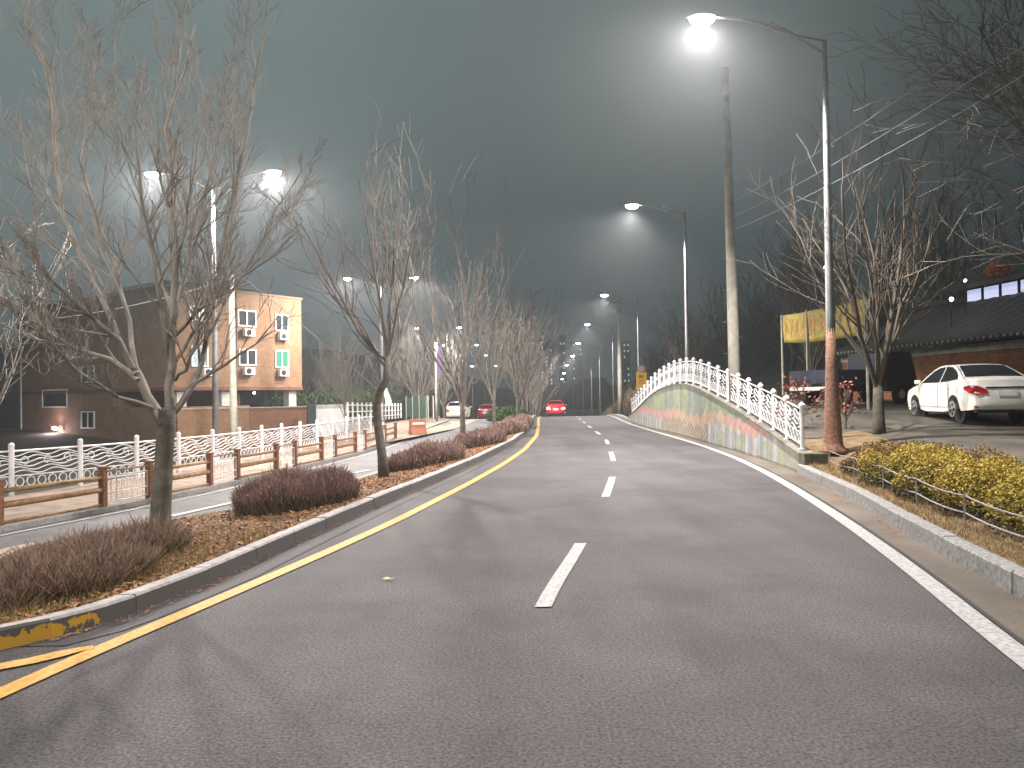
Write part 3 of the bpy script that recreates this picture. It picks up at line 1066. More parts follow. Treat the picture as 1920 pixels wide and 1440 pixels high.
# right side
bR = Vector((D(1648, 800, 18.2).x, 18.2, .62))
bare_tree('bare tree on the right between the lamp pole and the white car', bR, 74, 6.5, 1.35, .145, 9, .46, kids=(11, 8, 5), rmin=.0065, group='bare trees by the parking area', up=.25, twig='twig_brown')
bL = Vector((12.9, 14.6, .8))
bare_tree('large bare tree at the right edge with branches hanging into the picture', bL, 85, 9.4, 2.8, .19, 10, 1.05, kids=(11, 7, 4), lv=3, rmin=.006, group='bare trees by the parking area', up=.06, twig='twig', bark='bark')
for i, (lb, x, y, s) in enumerate([('dim bare tree on the dark slope left of the yellow banner', 15.5, 40, 1.0), ('dim bare tree on the dark slope behind the yellow banner', 21, 38, 1.15), ('dim bare tree rising behind the tiled wall', 25, 44, 1.3),
                                   ('dim bare tree on the slope behind the blue truck', 18, 46, 1.2), ('dim bare tree high on the slope behind the house', 33, 48, 1.4), ('dim bare tree right of the distant concrete pole', 14, 62, 1.0),
                                   ('dim bare tree deep on the wooded slope', 24, 66, 1.5), ('dim bare tree on the slope above the house roof', 29, 58, 1.5)]):
    q = dup(protos[i % 2], (x, y, zlot(x, y) - .1), rz=i * .8, label=lb, scale=s)
    q['group'] = 'dim bare trees on the wooded slope'

for i in range(22):
    rgw = random.Random(300 + i)
    y = 70 + 4.2 * i + rgw.uniform(-2, 2)
    x = kerbRX(y) + 7 + rgw.uniform(0, 16) + (6 if i % 3 == 0 else 0)
    q = dup(protos[i % 2], (x, y, zlot(x, y) - .3), rz=i * 1.7, label='one of the dim bare trees merging into the dark wood beyond the mural wall', scale=rgw.uniform(.9, 1.5))
    q['group'] = 'dark wood beyond the mural wall'
for i in range(16):
    rgw = random.Random(400 + i)
    y = 74 + 3.5 * i + rgw.uniform(-3, 3)
    x = leftWX(y) - 7 - rgw.uniform(0, 26)
    q = dup(protos[i % 2], (x, y, zl(y) - 1.0), rz=i * 1.9, label='one of the dim bare trees far behind the bridge railing and green netting', scale=rgw.uniform(.7, 1.1))
    q['group'] = 'dark wood behind the bridge railing'

# ================================================================== shrubs, grass, leaves
def twig_bush(name, label, cat, c, ax, ay, h, rz, n, cols, seed, group, blade=(.07, .16), wid=.006, tilt=.5, base_z=None, flat=.75, zf=None):
    """many short upright twigs and leaves filling a clipped, rounded volume"""
    rg = random.Random(seed)
    mb = MB()
    cr, sr = math.cos(rz), math.sin(rz)
    for i in range(n):
        while True:
            u, v = rg.uniform(-1, 1), rg.uniform(-1, 1)
            q = abs(u) ** 3 + abs(v) ** 3
            if q < 1:
                break
        top = (h if rg.random() > .06 else h * rg.uniform(1.03, 1.28)) * (1 - .45 * q ** 1.5) * (1 + .16 * math.sin(u * 5 + seed) * math.cos(v * 4 + seed * 2))
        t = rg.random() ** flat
        z = top * t
        L = rg.uniform(*blade)
        k = .94 + .06 * t
        x = (u * ax * cr - v * ay * sr) * k
        y = (u * ax * sr + v * ay * cr) * k
        gz = zf(c[0] + x, c[1] + y) - c[2] if zf else 0
        d = Vector((rg.gauss(0, tilt) + u * .35 * cr, rg.gauss(0, tilt) + u * .35 * sr, 1)).normalized()
        a = rg.uniform(0, 6.28)
        s = Vector((math.cos(a), math.sin(a), rg.uniform(-.3, .3))) * wid * rg.uniform(.6, 1.5)
        p = Vector((x, y, gz + max(0, z - L * .5)))
        e = p + d * L
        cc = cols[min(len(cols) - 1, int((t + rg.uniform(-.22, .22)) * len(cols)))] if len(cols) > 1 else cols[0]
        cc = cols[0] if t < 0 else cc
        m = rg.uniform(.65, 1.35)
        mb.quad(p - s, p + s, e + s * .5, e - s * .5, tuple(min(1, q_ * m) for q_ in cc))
    return tag(mb.build(name, M['tint'], loc=(0, 0, 0)), label, cat, group) if False else _place(mb, name, label, cat, group, c)
def _place(mb, name, label, cat, group, c):
    o = mb.build(name, M['tint'])
    o.location = c
    return tag(o, label, cat, group)
BG = 'clipped bushes in the planted median'
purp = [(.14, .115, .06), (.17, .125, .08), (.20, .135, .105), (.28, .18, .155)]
def mid_z(x, y):
    a, b = kerbLX(y) - .14, medBX(y) + .12
    t = min(1, max(0, (a - x) / max(.05, a - b)))
    return medz(y, t)
def med_bush(label, l, r, h, wy, n, seed, blade=(.06, .15), wid=.006):
    p, q = G(*l, .05), G(*r, .05)
    c = (p + q) / 2
    d = q - p
    c = Vector((c.x, c.y, 0))
    off = Vector((-d.y, d.x, 0)).normalized() * wy * .8
    c += off * .45
    c.z = mid_z(c.x, c.y) - .03
    twig_bush('red_bush', label, 'bush', c, d.length / 2, wy, h, math.atan2(d.y, d.x), n, purp, seed, BG, blade, wid, .45, zf=lambda x, y: mid_z(x, y) - .03)
med_bush('largest clipped red-brown bush, between the first two median trees', (478, 972), (668, 938), .56, .62, 34000, 3, (.06, .15), .0042)
med_bush('second clipped red-brown bush, left of the third tree', (755, 882), (868, 862), .52, .55, 15000, 4, (.08, .18), .009)
med_bush('third clipped red-brown bush, right of the third tree', (872, 842), (945, 832), .55, .6, 9000, 5, (.09, .2), .013)
med_bush('fourth clipped red-brown bush, near the bend of the kerb', (930, 820), (985, 812), .6, .6, 6000, 6, (.1, .22), .016)
med_bush('last clipped red-brown bush, small and far', (958, 806), (996, 798), .6, .6, 4000, 7, (.12, .25), .02)
# loose shrub mass at the near left
near = [((60, 1120), (150, 1080), .44, .75, 'tangled purple-brown shrub at the left edge of the picture'), ((150, 1070), (250, 1035), .50, .62, 'tangled purple-brown shrub touching the foot of the nearest tree'),
        ((-160, 1160), (30, 1105), .40, .85, 'tangled purple-brown shrub cut off by the left edge, lowest one'), ((20, 1085), (130, 1052), .42, .6, 'tangled shrub behind the yellow kerb, nearer the side road')]
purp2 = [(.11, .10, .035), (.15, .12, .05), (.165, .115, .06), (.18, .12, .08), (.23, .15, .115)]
for i, (l, r, h, wy, lb) in enumerate(near):
    p, q = G(*l, .05), G(*r, .05)
    c = (p + q) / 2
    d = q - p
    c.z = mid_z(c.x, c.y) - .03
    twig_bush('twiggy_shrub', lb, 'shrub', c, d.length / 2 + .45, wy, h * .72, math.atan2(d.y, d.x), 15000, purp2, 20 + i, 'tangled shrubs at the near end of the median', (.08, .30), .0034, .75, zf=lambda x, y: mid_z(x, y) - .03)
# dark evergreen shrubs at the bend
for i, (px, py, lb) in enumerate([(972, 790, 'green evergreen shrub between the tree row and the kerb, nearer'), (950, 789, 'green evergreen shrub just left of its twin by the tree row')]):
    p = G(px, py, 0)
    twig_bush('evergreen_shrub', lb, 'shrub', (p.x - .4, p.y, mid_z(p.x - .4, p.y)), 1.0, .8, .9, .3, 3500, [(.03, .06, .02), (.05, .10, .03), (.08, .15, .05)], 40 + i, 'evergreen shrubs in the median', (.1, .25), .03, .7)

# grass and leaf litter in the median
rg = random.Random(5)
mb = MB()
for i in range(34000):
    y = 4.6 + 34 * rg.random() ** 1.7
    t = rg.random()
    a, b = kerbLX(y) - .16, medBX(y) + .3
    if a - b < .3:
        continue
    x = a + (b - a) * t
    z = medz(y, t) + rg.uniform(.004, .03)
    s = rg.uniform(.012, .03) * (1 + y * .018)
    n_ = Vector((rg.gauss(0, .45), rg.gauss(0, .45), 1)).normalized()
    u = n_.orthogonal().normalized()
    u = Matrix.Rotation(rg.uniform(0, 6.28), 3, n_) @ u
    w = n_.cross(u)
    c = Vector((x, y, z))
    col = rg.choice([(.34, .15, .055), (.28, .12, .045), (.40, .20, .08), (.22, .095, .045), (.16, .08, .04), (.45, .26, .13)])
    mb.quad(c - u * s, c - w * s * .6, c + u * s, c + w * s * .6, col)
for i in range(1500):
    y = 5.6 + 40 * rg.random() ** 1.4
    if rg.random() < .6:
        x = kerbLX(y) + .02 + abs(rg.gauss(0, .07))
    else:
        y = 9 + 14 * rg.random()
        x = kerbRX(y) - .02 - abs(rg.gauss(0, .10))
        if math.sin(y * 2.1) < .1 and rg.random() < .85:
            continue
    s = rg.uniform(.010, .024)
    a = rg.uniform(0, 6.28)
    u = Vector((math.cos(a), math.sin(a), rg.uniform(-.3, .3)))
    w = Vector((-math.sin(a), math.cos(a), rg.uniform(-.3, .3)))
    c = Vector((x, y, .022))
    mb.quad(c - u * s, c - w * s * .6, c + u * s, c + w * s * .6, rg.choice([(.34, .15, .055), (.28, .10, .045), (.22, .095, .045), (.14, .07, .04)]))
o = mb.build('leaf_litter', M['leaf'])
o['kind'] = 'stuff'
tag(o, 'rust brown fallen leaves on the median soil and drifted along the kerbs', 'leaves')
mb = MB()
for i in range(30000):
    y = 5.0 + 11 * rg.random() ** 1.5
    t = rg.random()
    a, b = kerbLX(y) - .17, medBX(y) + .3
    if a - b < .3:
        continue
    dens = .5 + .5 * math.sin(y * 1.7 + t * 4) * math.cos(y * .9 - t * 5)
    if y > 9.9 and rg.random() > .35 * dens or rg.random() > .35 + dens:
        continue
    x = a + (b - a) * t
    p = Vector((x, y, medz(y, t)))
    h = rg.uniform(.03, .11) * (1.2 if y < 9.5 else .9)
    d = Vector((rg.gauss(0, .5), rg.gauss(0, .5), 1)).normalized() * h
    an = rg.uniform(0, 6.28)
    s = Vector((math.cos(an), math.sin(an), 0)) * rg.uniform(.002, .0045)
    col = rg.choice([(.20, .14, .05), (.26, .17, .07), (.14, .13, .035), (.16, .09, .04), (.22, .21, .05)])
    mb.quad(p - s, p + s, p + d + s * .2, p + d - s * .2, col)
o = mb.build('grass', M['tint'])
o['kind'] = 'stuff'
tag(o, 'short dry yellow-green grass at the near end of the median', 'grass')

# verge hedge on the right
HG = 'yellow-tipped hedge bushes on the right verge'
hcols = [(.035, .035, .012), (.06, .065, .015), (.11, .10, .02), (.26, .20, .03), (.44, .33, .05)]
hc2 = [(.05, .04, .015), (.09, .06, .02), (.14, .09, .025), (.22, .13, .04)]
def hedge(label, px, py, Y, ax, ay, h, n, seed, cols, leaf=.019):
    p = D(px, py, Y)
    z = vz(p.x, p.y) if p.x < vergeR(Y) else zlot(p.x, p.y)
    rg = random.Random(seed)
    mb = MB()
    th = math.radians(105)
    cr, sr = math.cos(th), math.sin(th)
    nb = [(rg.uniform(-.85, .85), rg.uniform(-.6, .6), rg.uniform(.22, .4)) for _ in range(11)]
    for i in range(n):
        while True:
            u, v = rg.uniform(-1, 1), rg.uniform(-1, 1)
            q = abs(u) ** 3 + abs(v) ** 2.6
            if q < 1:
                break
        lump = max(math.exp(-((u - a) ** 2 + (v - b) ** 2) / (2 * r * r)) for a, b, r in nb)
        top = h * (.48 + .58 * lump) * (1 - .35 * q ** 2)
        t = rg.random() ** .55
        if rg.random() < .10 * (1 - lump):
            continue
        x = (u * ax * cr - v * ay * sr)
        y = (u * ax * sr + v * ay * cr)
        c = Vector((x, y, top * t))
        n_ = Vector((rg.gauss(0, .8), rg.gauss(0, .8), .8)).normalized()
        uu = Matrix.Rotation(rg.uniform(0, 6.28), 3, n_) @ n_.orthogonal().normalized()
        ww = n_.cross(uu)
        s = leaf * rg.uniform(.7, 1.5)
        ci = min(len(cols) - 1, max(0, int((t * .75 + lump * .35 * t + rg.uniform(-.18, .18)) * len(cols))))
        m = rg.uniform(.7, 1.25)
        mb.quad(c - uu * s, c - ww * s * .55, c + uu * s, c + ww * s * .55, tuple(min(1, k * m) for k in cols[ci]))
    return _place(mb, 'hedge_bush', label, 'hedge', HG, (p.x, p.y, z - .02))
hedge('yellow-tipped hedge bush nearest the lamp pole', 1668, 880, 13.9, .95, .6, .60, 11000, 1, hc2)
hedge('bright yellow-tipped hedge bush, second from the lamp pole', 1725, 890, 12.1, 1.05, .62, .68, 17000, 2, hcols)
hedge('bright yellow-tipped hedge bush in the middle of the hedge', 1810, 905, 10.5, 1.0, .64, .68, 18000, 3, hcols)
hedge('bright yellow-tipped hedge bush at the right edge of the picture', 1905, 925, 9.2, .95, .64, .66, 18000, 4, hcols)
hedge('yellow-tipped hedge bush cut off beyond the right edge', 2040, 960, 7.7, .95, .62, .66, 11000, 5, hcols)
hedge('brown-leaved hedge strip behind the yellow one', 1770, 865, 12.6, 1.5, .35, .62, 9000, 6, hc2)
mb = MB()
for i in range(20000):
    y = 6.2 + 10.5 * rg.random() ** 1.2
    t = rg.random() ** 1.3
    x = kerbRX(y) + .17 + t * 1.8
    p = Vector((x, y, vz(x, y)))
    h = rg.uniform(.02, .09)
    d = Vector((rg.gauss(0, .7), rg.gauss(0, .7), 1)).normalized() * h
    an = rg.uniform(0, 6.28)
    s = Vector((math.cos(an), math.sin(an), 0)) * rg.uniform(.002, .005)
    col = rg.choice([(.34, .24, .10), (.42, .32, .16), (.26, .16, .07), (.18, .13, .06), (.50, .40, .22), (.30, .13, .06)])
    mb.quad(p - s, p + s, p + d + s * .3, p + d - s * .3, col)
o = mb.build('dry_grass', M['tint'])
o['kind'] = 'stuff'
tag(o, 'straw-coloured dry grass and leaves on the right verge', 'grass')
# low wire-rope rail in front of the hedge
wr = thing('wire_rope_fence', 'low two-strand wire rope fence in front of the yellow hedge', 'fence', (kerbRX(12) + .8, 12, .25))
ptsA, ptsB = [], []
for y in [15.4, 13.7, 12, 10.3, 8.6, 6.9, 5.2]:
    x = kerbRX(y) + .42
    z = vz(x, y)
    mb = MB()
    mb.tube([(x, y, z - .05), (x, y, z + .40)], .014, 6)
    mb.build('post', M['wire_rope'], wr, world=True)
    ptsA.append((x, y, z + .36))
    ptsB.append((x, y, z + .17))
for pts in (ptsA, ptsB):
    mb = MB()
    full = []
    for i in range(len(pts) - 1):
        for k in range(6):
            t = k / 6
            p = Vector(pts[i]).lerp(Vector(pts[i + 1]), t)
            p.z -= .06 * 4 * t * (1 - t) * .5
            full.append(p)
    full.append(Vector(pts[-1]))
    mb.tube(full, .009, 5)
    mb.build('wire_rope', M['wire_rope'], wr, world=True)
print('plants done')

# ================================================================== arched mural wall with its white railing
wallX = interp([(16.5, 6.12), (16.7, 6.14), (19.8, 6.46), (23.9, 6.72), (29.1, 6.86), (34, 6.96), (40.4, 7.10), (45, 7.25), (49.5, 7.5), (51, 7.6)], .25, 5)
topZ = interp([(16.5, .40), (16.7, .42), (19.8, .80), (24, 1.36), (27, 1.75), (29.5, 2.05), (31.5, 2.16), (34, 2.14), (37, 1.98), (40, 1.66), (43, 1.22), (46.5, .75), (50, .40), (51, .38)], .25, 9)
def mural(s, z, zt, rg):
    y = s
    n1 = math.sin(y * 3.1 + math.sin(z * 5) * 1.3) * .5 + math.sin(y * 7.7 + z * 9) * .3
    st = math.sin(y * 14 + 2.5 * math.sin(y * 1.7)) 
    base = (.40, .37, .31)
    def mixc(a, b, k):
        return tuple(p + (q - p) * max(0, min(1, k)) for p, q in zip(a, b))
    c = base
    if y > 18.6:
        green = mixc((.22, .30, .16), (.36, .42, .20), .5 + .5 * n1)
        green = mixc(green, (.20, .28, .22), .5 + .5 * math.sin(y * 1.1 + 1))
        pinkz = .80 + .10 * math.sin(y * .8) + .07 * math.sin(y * 5.3)
        if z > pinkz + .22 + .05 * n1:
            c = green
            if 26.5 < y < 37 and math.sin(y * 3.6) > .55:
                c = mixc(green, (.17, .21, .27), .8)
            if math.sin(y * 5.1 + 1) > .8:
                c = mixc(c, (.42, .40, .22), .5)
        elif z > pinkz - .14:
            c = mixc((.55, .24, .23), (.60, .38, .30), .5 + .5 * math.sin(y * 9 + z * 11))
            if 24 < y < 33:
                c = mixc(c, (.52, .40, .26), .55 + .3 * n1)
        elif 27 < y < 36:
            gx = math.sin(y * 11)
            gz = math.sin(z * 26)
            c = (.22, .16, .13) if gx * gz > .12 else (.42, .34, .26)
        else:
            c = mixc((.40, .40, .38), (.17, .24, .38), st * .9)
            if math.sin(y * 6.3 + 2) > .7:
                c = mixc(c, (.62, .62, .58), .8)
            if math.sin(y * 2.3) > .4 and z < .5:
                c = mixc(c, (.28, .36, .18), .6)
    else:
        c = mixc(base, (.26, .29, .36), .55 * max(0, math.sin(y * 4.1) * math.sin(z * 8 + 1)))
        if 17.6 < y < 18.5 and z < .45:
            c = mixc(c, (.30, .38, .22), .5)
    c = mixc(c, base, .22)
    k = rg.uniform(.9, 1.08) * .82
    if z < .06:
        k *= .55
    return tuple(q * k for q in c)
mw = thing('mural_wall', 'low arched concrete wall with a faded painted mural along the right kerb', 'wall', (wallX(30), 30, 0))
mb = MB()
rg = random.Random(9)
ys_ = np.arange(16.62, 50.2, .07)
NZ = 30
for i in range(len(ys_) - 1):
    y0, y1 = float(ys_[i]), float(ys_[i + 1])
    for k in range(NZ):
        q = []
        for y, kk in ((y0, k), (y1, k), (y1, k + 1), (y0, k + 1)):
            zt = topZ(y) - .03
            q.append((wallX(y) + .03 * kk / NZ, y, -.05 + (zt + .05) * kk / NZ))
        zc = (q[0][2] + q[2][2]) / 2
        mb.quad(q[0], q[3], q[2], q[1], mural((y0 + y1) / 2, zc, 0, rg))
# end face and back
ya, yb = float(ys_[0]), float(ys_[-1])
mural_mat = mat('mural_paint', (.96, .96, .96), .85, var=.12, scale=3, tint=True, bump=.25, bscale=40, detail=7)
mb.build('painted_face', mural_mat, mw, world=True)
mb = MB()
rows = []
for y in ys_[::4].tolist() + [yb]:
    zt = topZ(y)
    x = wallX(y)
    rows.append([(x + .034, y, -.05), (x + .034, y, zt - .034), (x - .015, y, zt - .03), (x - .015, y, zt + .02), (x + .34, y, zt + .02), (x + .34, y, -.05)])
mb.grid(rows)
mb.f.append(tuple(range(6)))
mb.c.append(None)
nn_ = len(mb.v)
mb.f.append(tuple(range(nn_ - 6, nn_)))
mb.c.append(None)
mb.build('wall_core', mat('stained_concrete', (.23, .21, .17), .9, scale=3, col2=(.09, .085, .065), bump=.4, bscale=40, detail=8), mw, world=True)
mb = MB()
mb.box((wallX(16.7) + .22, 16.42, .24), (.50, .36, .42))
tag(mb.build('concrete_block', mat('mossy_concrete', (.12, .12, .085), .95, scale=8, col2=(.06, .065, .045), bump=.4), bevel=.015, loc=(wallX(16.7) + .22, 16.42, .03)), 'dark mossy concrete block at the near end of the mural wall', 'block')

rail = thing('arched_railing', 'white ornamental metal railing following the arch of the mural wall', 'railing', (wallX(30) + .17, 30, 2.1))
posts = []
y = 16.95
while y < 49.6:
    posts.append(y)
    y += 1.30
def railP(y, h):
    return Vector((wallX(y) + .17, y, topZ(y) + .02 + h))
PH = 1.02
for y in posts:
    mb = MB()
    p = railP(y, 0)
    mb.tube([p, p + Vector((0, 0, .03))], [.085, .085], 10)
    mb.tube([p + Vector((0, 0, .03)), p + Vector((0, 0, PH * .93))], [.052, .048], 10)
    mb.tube([p + Vector((0, 0, PH * .93)), p + Vector((0, 0, PH * .97)), p + Vector((0, 0, PH * 1.03))], [.075, .075, .02], 10)
    mb.build('post', M['white_metal'], rail, world=True, smooth=False)
def orn_panel(mb, f, L, r=.010, waves=4, seed=0):
    """f(t, h): t 0..1 along the bay, h 0..1 up"""
    for h in (.06, .92):
        mb.tube([f(t / 6, h) for t in range(7)], r * 1.5, 5)
    mb.tube([f(t / 6, .34) for t in range(7)], r * 1.1, 4)
    for k in range(waves):
        hh = .42 + k * .5 / waves
        mb.tube([f(t / 14, hh + .045 * math.sin(t / 14 * math.pi * 4 + k * .9)) for t in range(15)], r, 4)
    n = max(3, int(L / .26))
    for i in range(n):
        c = (i + .5) / n
        rr = .38 / n
        mb.tube([f(c + rr * math.cos(a), .20 + .11 * math.sin(a)) for a in [2 * math.pi * q / 8 for q in range(9)]], r, 4)
    for i in range(3):
        c = (i + .5) / 3
        s = 1 if i % 2 else -1
        mb.tube([f(c + s * .07 * math.cos(a) * (1 - a / 9), .66 + .14 * math.sin(a) * (1 - a / 9)) for a in [q * .7 for q in range(9)]], r, 4)
for i in range(len(posts) - 1):
    a, b = posts[i] + .05, posts[i + 1] - .05
    mb = MB()
    orn_panel(mb, lambda t, h: railP(a + (b - a) * t, .05 + h * (PH - .10)), b - a, .011)
    mb.build('panel', M['white_metal'], rail, world=True)

# ================================================================== white fence beyond the far footpath
wfX = interp([(10, -17.5), (14, -15.0), (17, -13.2), (20, -11.85), (21.5, -11.2), (23, -10.65), (26.5, -9.95), (31, -9.45), (36, -8.75), (43, -7.7), (50, -6.9)], .25, 5)
wf = thing('white_fence', 'long white ornamental metal fence with round posts beyond the footpath', 'fence', (wfX(22), 22, zl(22) + .05))
y = 11.0
WP = []
while y < 43:
    WP.append(Vector((wfX(y), y, zl(y) + .04)))
    dx = (wfX(y + .5) - wfX(y)) / .5
    y += 1.85 / math.sqrt(1 + dx * dx)
for p in WP:
    mb = MB()
    mb.tube([p, p + Vector((0, 0, 1.26))], .066, 12)
    mb.tube([p + Vector((0, 0, 1.26)), p + Vector((0, 0, 1.285)), p + Vector((0, 0, 1.31))], [.07, .06, .02], 12)
    mb.build('post', M['white_metal'], wf, world=True, smooth=False)
for i in range(len(WP) - 1):
    a, b = WP[i], WP[i + 1]
    mb = MB()
    orn_panel(mb, lambda t, h: a.lerp(b, .035 + .93 * t) + Vector((0, 0, .12 + h * 1.07)), 1.8, .0165, 6)
    mb.build('panel', M['white_metal'], wf, world=True)

# timber fence between footpath and road
wdX = lambda y: leftWX(y) - .50
tf = thing('timber_fence', 'low brown timber post and rail fence along the far edge line', 'fence', (wdX(20), 20, zl(20) + .1))
y = 10.2
k = 0
prev = None
while y < 40.5:
    p = Vector((wdX(y), y, zl(y) + .06))
    mb = MB()
    mb.box((p.x, p.y, p.z + .42), (.13, .13, .86), rz=-.15)
    mb.box((p.x, p.y, p.z + .87), (.17, .17, .04), rz=-.15)
    mb.build('post', M['wood'], tf, world=True, bevel=.006)
    if prev is not None:
        if k % 2:
            for h, r in ((.66, .045), (.40, .062), (.08, .030)):
                mb = MB()
                mb.tube([prev + Vector((0, 0, h)), p + Vector((0, 0, h))], r, 10)
                mb.build('rail', M['log'], tf, world=True, smooth=True)
        else:
            mb = MB()
            f = lambda t, h: prev.lerp(p, .05 + .9 * t) + Vector((0, 0, .12 + h * .55))
            for h in (0, .35, 1):
                mb.tube([f(0, h), f(1, h)], .016, 5)
            for i in range(9):
                mb.tube([f(i / 8, 0), f(i / 8, 1)], .009, 4)
            for i in range(3):
                c = .2 + .3 * i
                mb.tube([f(c + .09 * math.cos(a), .66 + .22 * math.sin(a)) for a in [q * .785 for q in range(9)]], .009, 4)
            mb.build('metal_panel', M['white_metal'], tf, world=True)
            mb = MB()
            mb.tube([prev + Vector((0, 0, .78)), p + Vector((0, 0, .78))], .022, 6)
            mb.build('rail', M['log'], tf, world=True)
    prev = p
    dx = (wdX(y + .5) - wdX(y)) / .5
    y += (1.45 if k % 2 else 2.45) / math.sqrt(1 + dx * dx)
    k += 1

# far white railing of the stream bridge
fr = thing('white_railing', 'upright white bar railing of a small bridge past the end of the long fence', 'railing', D(650, 790, 45))
A, B = D(652, 792, 44), D(752, 784, 60)
for i in range(15):
    t = i / 14
    p = A.lerp(B, t)
    mb = MB()
    mb.tube([p, p + Vector((0, 0, 1.15))], .055, 8)
    mb.build('post', M['white_metal'], fr, world=True)
for h in (.25, .6, .98):
    mb = MB()
    mb.tube([A + Vector((0, 0, h)), B + Vector((0, 0, h))], .03, 6)
    mb.build('rail', M['white_metal'], fr, world=True)
# white folded frame sign behind the crooked tree
p = D(718, 762, 42)
ws = thing('folding_sign', 'white inverted V-shaped board standing behind the crooked tree', 'sign', (p.x, p.y, p.z))
for sx in (-1, 1):
    mb = MB()
    mb.prism([(sx * .02, 1.05), (sx * .22, 1.0), (sx * .48, .30), (sx * .42, .02), (sx * .18, .02), (sx * .10, .5)], lambda u, v, w: (u, w, v), -.03, .03)
    mb.build('board', M['white_metal'], ws)

# ================================================================== brick building on the left
CB = D(327, 729, 48)
cu = Vector((.578, .816, 0))
cv = Vector((-.816, .578, 0))
def face_hit(px, py, o, d):
    r = Vector(ray(px, py))
    # (r*t).xy = o.xy + d.xy*s
    det = r.x * (-d.y) + d.x * r.y
    t = (o.x * (-d.y) + d.x * o.y) / det
    s = (r.x * o.y - r.y * o.x) / (r.x * (-d.y) - (-d.x) * r.y) if False else None
    P = Vector((0, 0, EYE)) + r * t
    s = (P - o).dot(d)
    return s, P.z
LU = face_hit(566, 700, CB, cu)[0]
LV = face_hit(33, 700, CB, cv)[0]
zs = CB.z
zroof = face_hit(562, 562, CB, cu)[1]
zlow = D(327, 763, 48).z
zg = -2.1
bld = thing('brick_building', 'orange brick building with upper storeys raised over an open parking level', 'building', (CB.x, CB.y, zg))
def fp(s, t, z, n=0.0):       # point in building plan: s along u, t along v; n outward from right face (-v)
    return CB + cu * s + cv * t - Vector((0, 0, CB.z)) + Vector((0, 0, z))
def pbox(mb, s0, s1, t0, t1, z0, z1):
    P = [fp(s0, t0, z0), fp(s1, t0, z0), fp(s1, t1, z0), fp(s0, t1, z0), fp(s0, t0, z1), fp(s1, t0, z1), fp(s1, t1, z1), fp(s0, t1, z1)]
    n = len(mb.v)
    mb.v += [tuple(p) for p in P]
    for f in ((0, 3, 2, 1), (4, 5, 6, 7), (0, 1, 5, 4), (1, 2, 6, 5), (2, 3, 7, 6), (3, 0, 4, 7)):
        mb.f.append(tuple(n + i for i in f))
        mb.c.append(None)
mb = MB()
pbox(mb, 0, LU, 0, LV, zs + .12, zroof)
box_uv(mb.build('wall', M['brick'], bld, world=True))
mb = MB()
pbox(mb, -.05, LU + .05, -.05, LV + .05, zs - .10, zs + .12)
mb.build('slab_edge', mat('red_slab_edge', (.16, .07, .05), .8), bld, world=True)
mb = MB()
pbox(mb, -.08, LU + .08, -.08, LV + .08, zroof, zroof + .14)
mb.build('parapet', M['brick_dark'], bld, world=True)
mb = MB()
pbox(mb, 1.0, LU - 1.5, 2.5, 8, zroof + .14, zroof + .7)
mb.build('roof_shed', M['concrete'], bld, world=True)
tl = face_hit(212, 740, CB, cv)[0]
mb = MB()
pbox(mb, 0.02, LU, tl, LV - .02, zg - 1, zs - .10)
box_uv(mb.build('lower_wall', M['brick'], bld, world=True))
mb = MB()
pbox(mb, 0.02, .24, .03, tl, zg - 1, zlow)
box_uv(mb.build('lower_wall', M['brick'], bld, world=True))
mb = MB()
pbox(mb, .03, LU * .55, .02, .22, zg - 1, zlow)
box_uv(mb.build('lower_wall', M['brick'], bld, world=True))
mb = MB()
pbox(mb, LU * .15, LU, 7.5, 7.7, zg - 1, zs - .1)
mb.build('parking_back_wall', M['concrete'], bld, world=True)
for px in (345, 428, 553):
    s = face_hit(px, 745, CB, cu)[0]
    mb = MB()
    pbox(mb, s - .32, s + .32, .25, .85, zg - 1, zs - .10)
    mb.build('column', M['concrete_pale'], bld, world=True)
def window(face, x0, y0, x1, y1, kind, split=True):
    d = cu if face == 'r' else cv
    out = -cv if face == 'r' else -cu
    s0, z1 = face_hit((x0), (y0), CB, d)
    s1, z0 = face_hit((x1), (y1), CB, d)
    if s0 > s1:
        s0, s1 = s1, s0
    q = lambda s, z, n: CB * 1 + d * s + out * n + Vector((0, 0, z - CB.z))
    def slab(mb, a, b, c, e, n0, n1):
        n = len(mb.v)
        for nn in (n0, n1):
            for s, z in ((a, c), (b, c), (b, e), (a, e)):
                mb.v.append(tuple(q(s, z, nn)))
        for f in ((0, 3, 2, 1), (4, 5, 6, 7), (0, 1, 5, 4), (1, 2, 6, 5), (2, 3, 7, 6), (3, 0, 4, 7)):
            mb.f.append(tuple(n + i for i in f))
            mb.c.append(None)
    fw = .09
    mb = MB()
    slab(mb, s0, s1, z1 - fw, z1, -.05, .07)
    slab(mb, s0, s1, z0, z0 + fw, -.05, .09)
    slab(mb, s0, s0 + fw, z0 + fw, z1 - fw, -.05, .07)
    slab(mb, s1 - fw, s1, z0 + fw, z1 - fw, -.05, .07)
    if split:
        m_ = (s0 + s1) / 2
        slab(mb, m_ - fw * .55, m_ + fw * .55, z0 + fw, z1 - fw, -.05, .05)
    w = mb.build('window', M['frame'], bld, world=True)
    mb = MB()
    slab(mb, s0 + .02, s1 - .02, z0 + .02, z1 - .02, .004, .014)
    v = np.array(mb.v) - np.array(bld.location)
    mb.v = [tuple(a) for a in v.tolist()]
    mb.build('pane', kind, w)
    return s0, s1, z0, z1
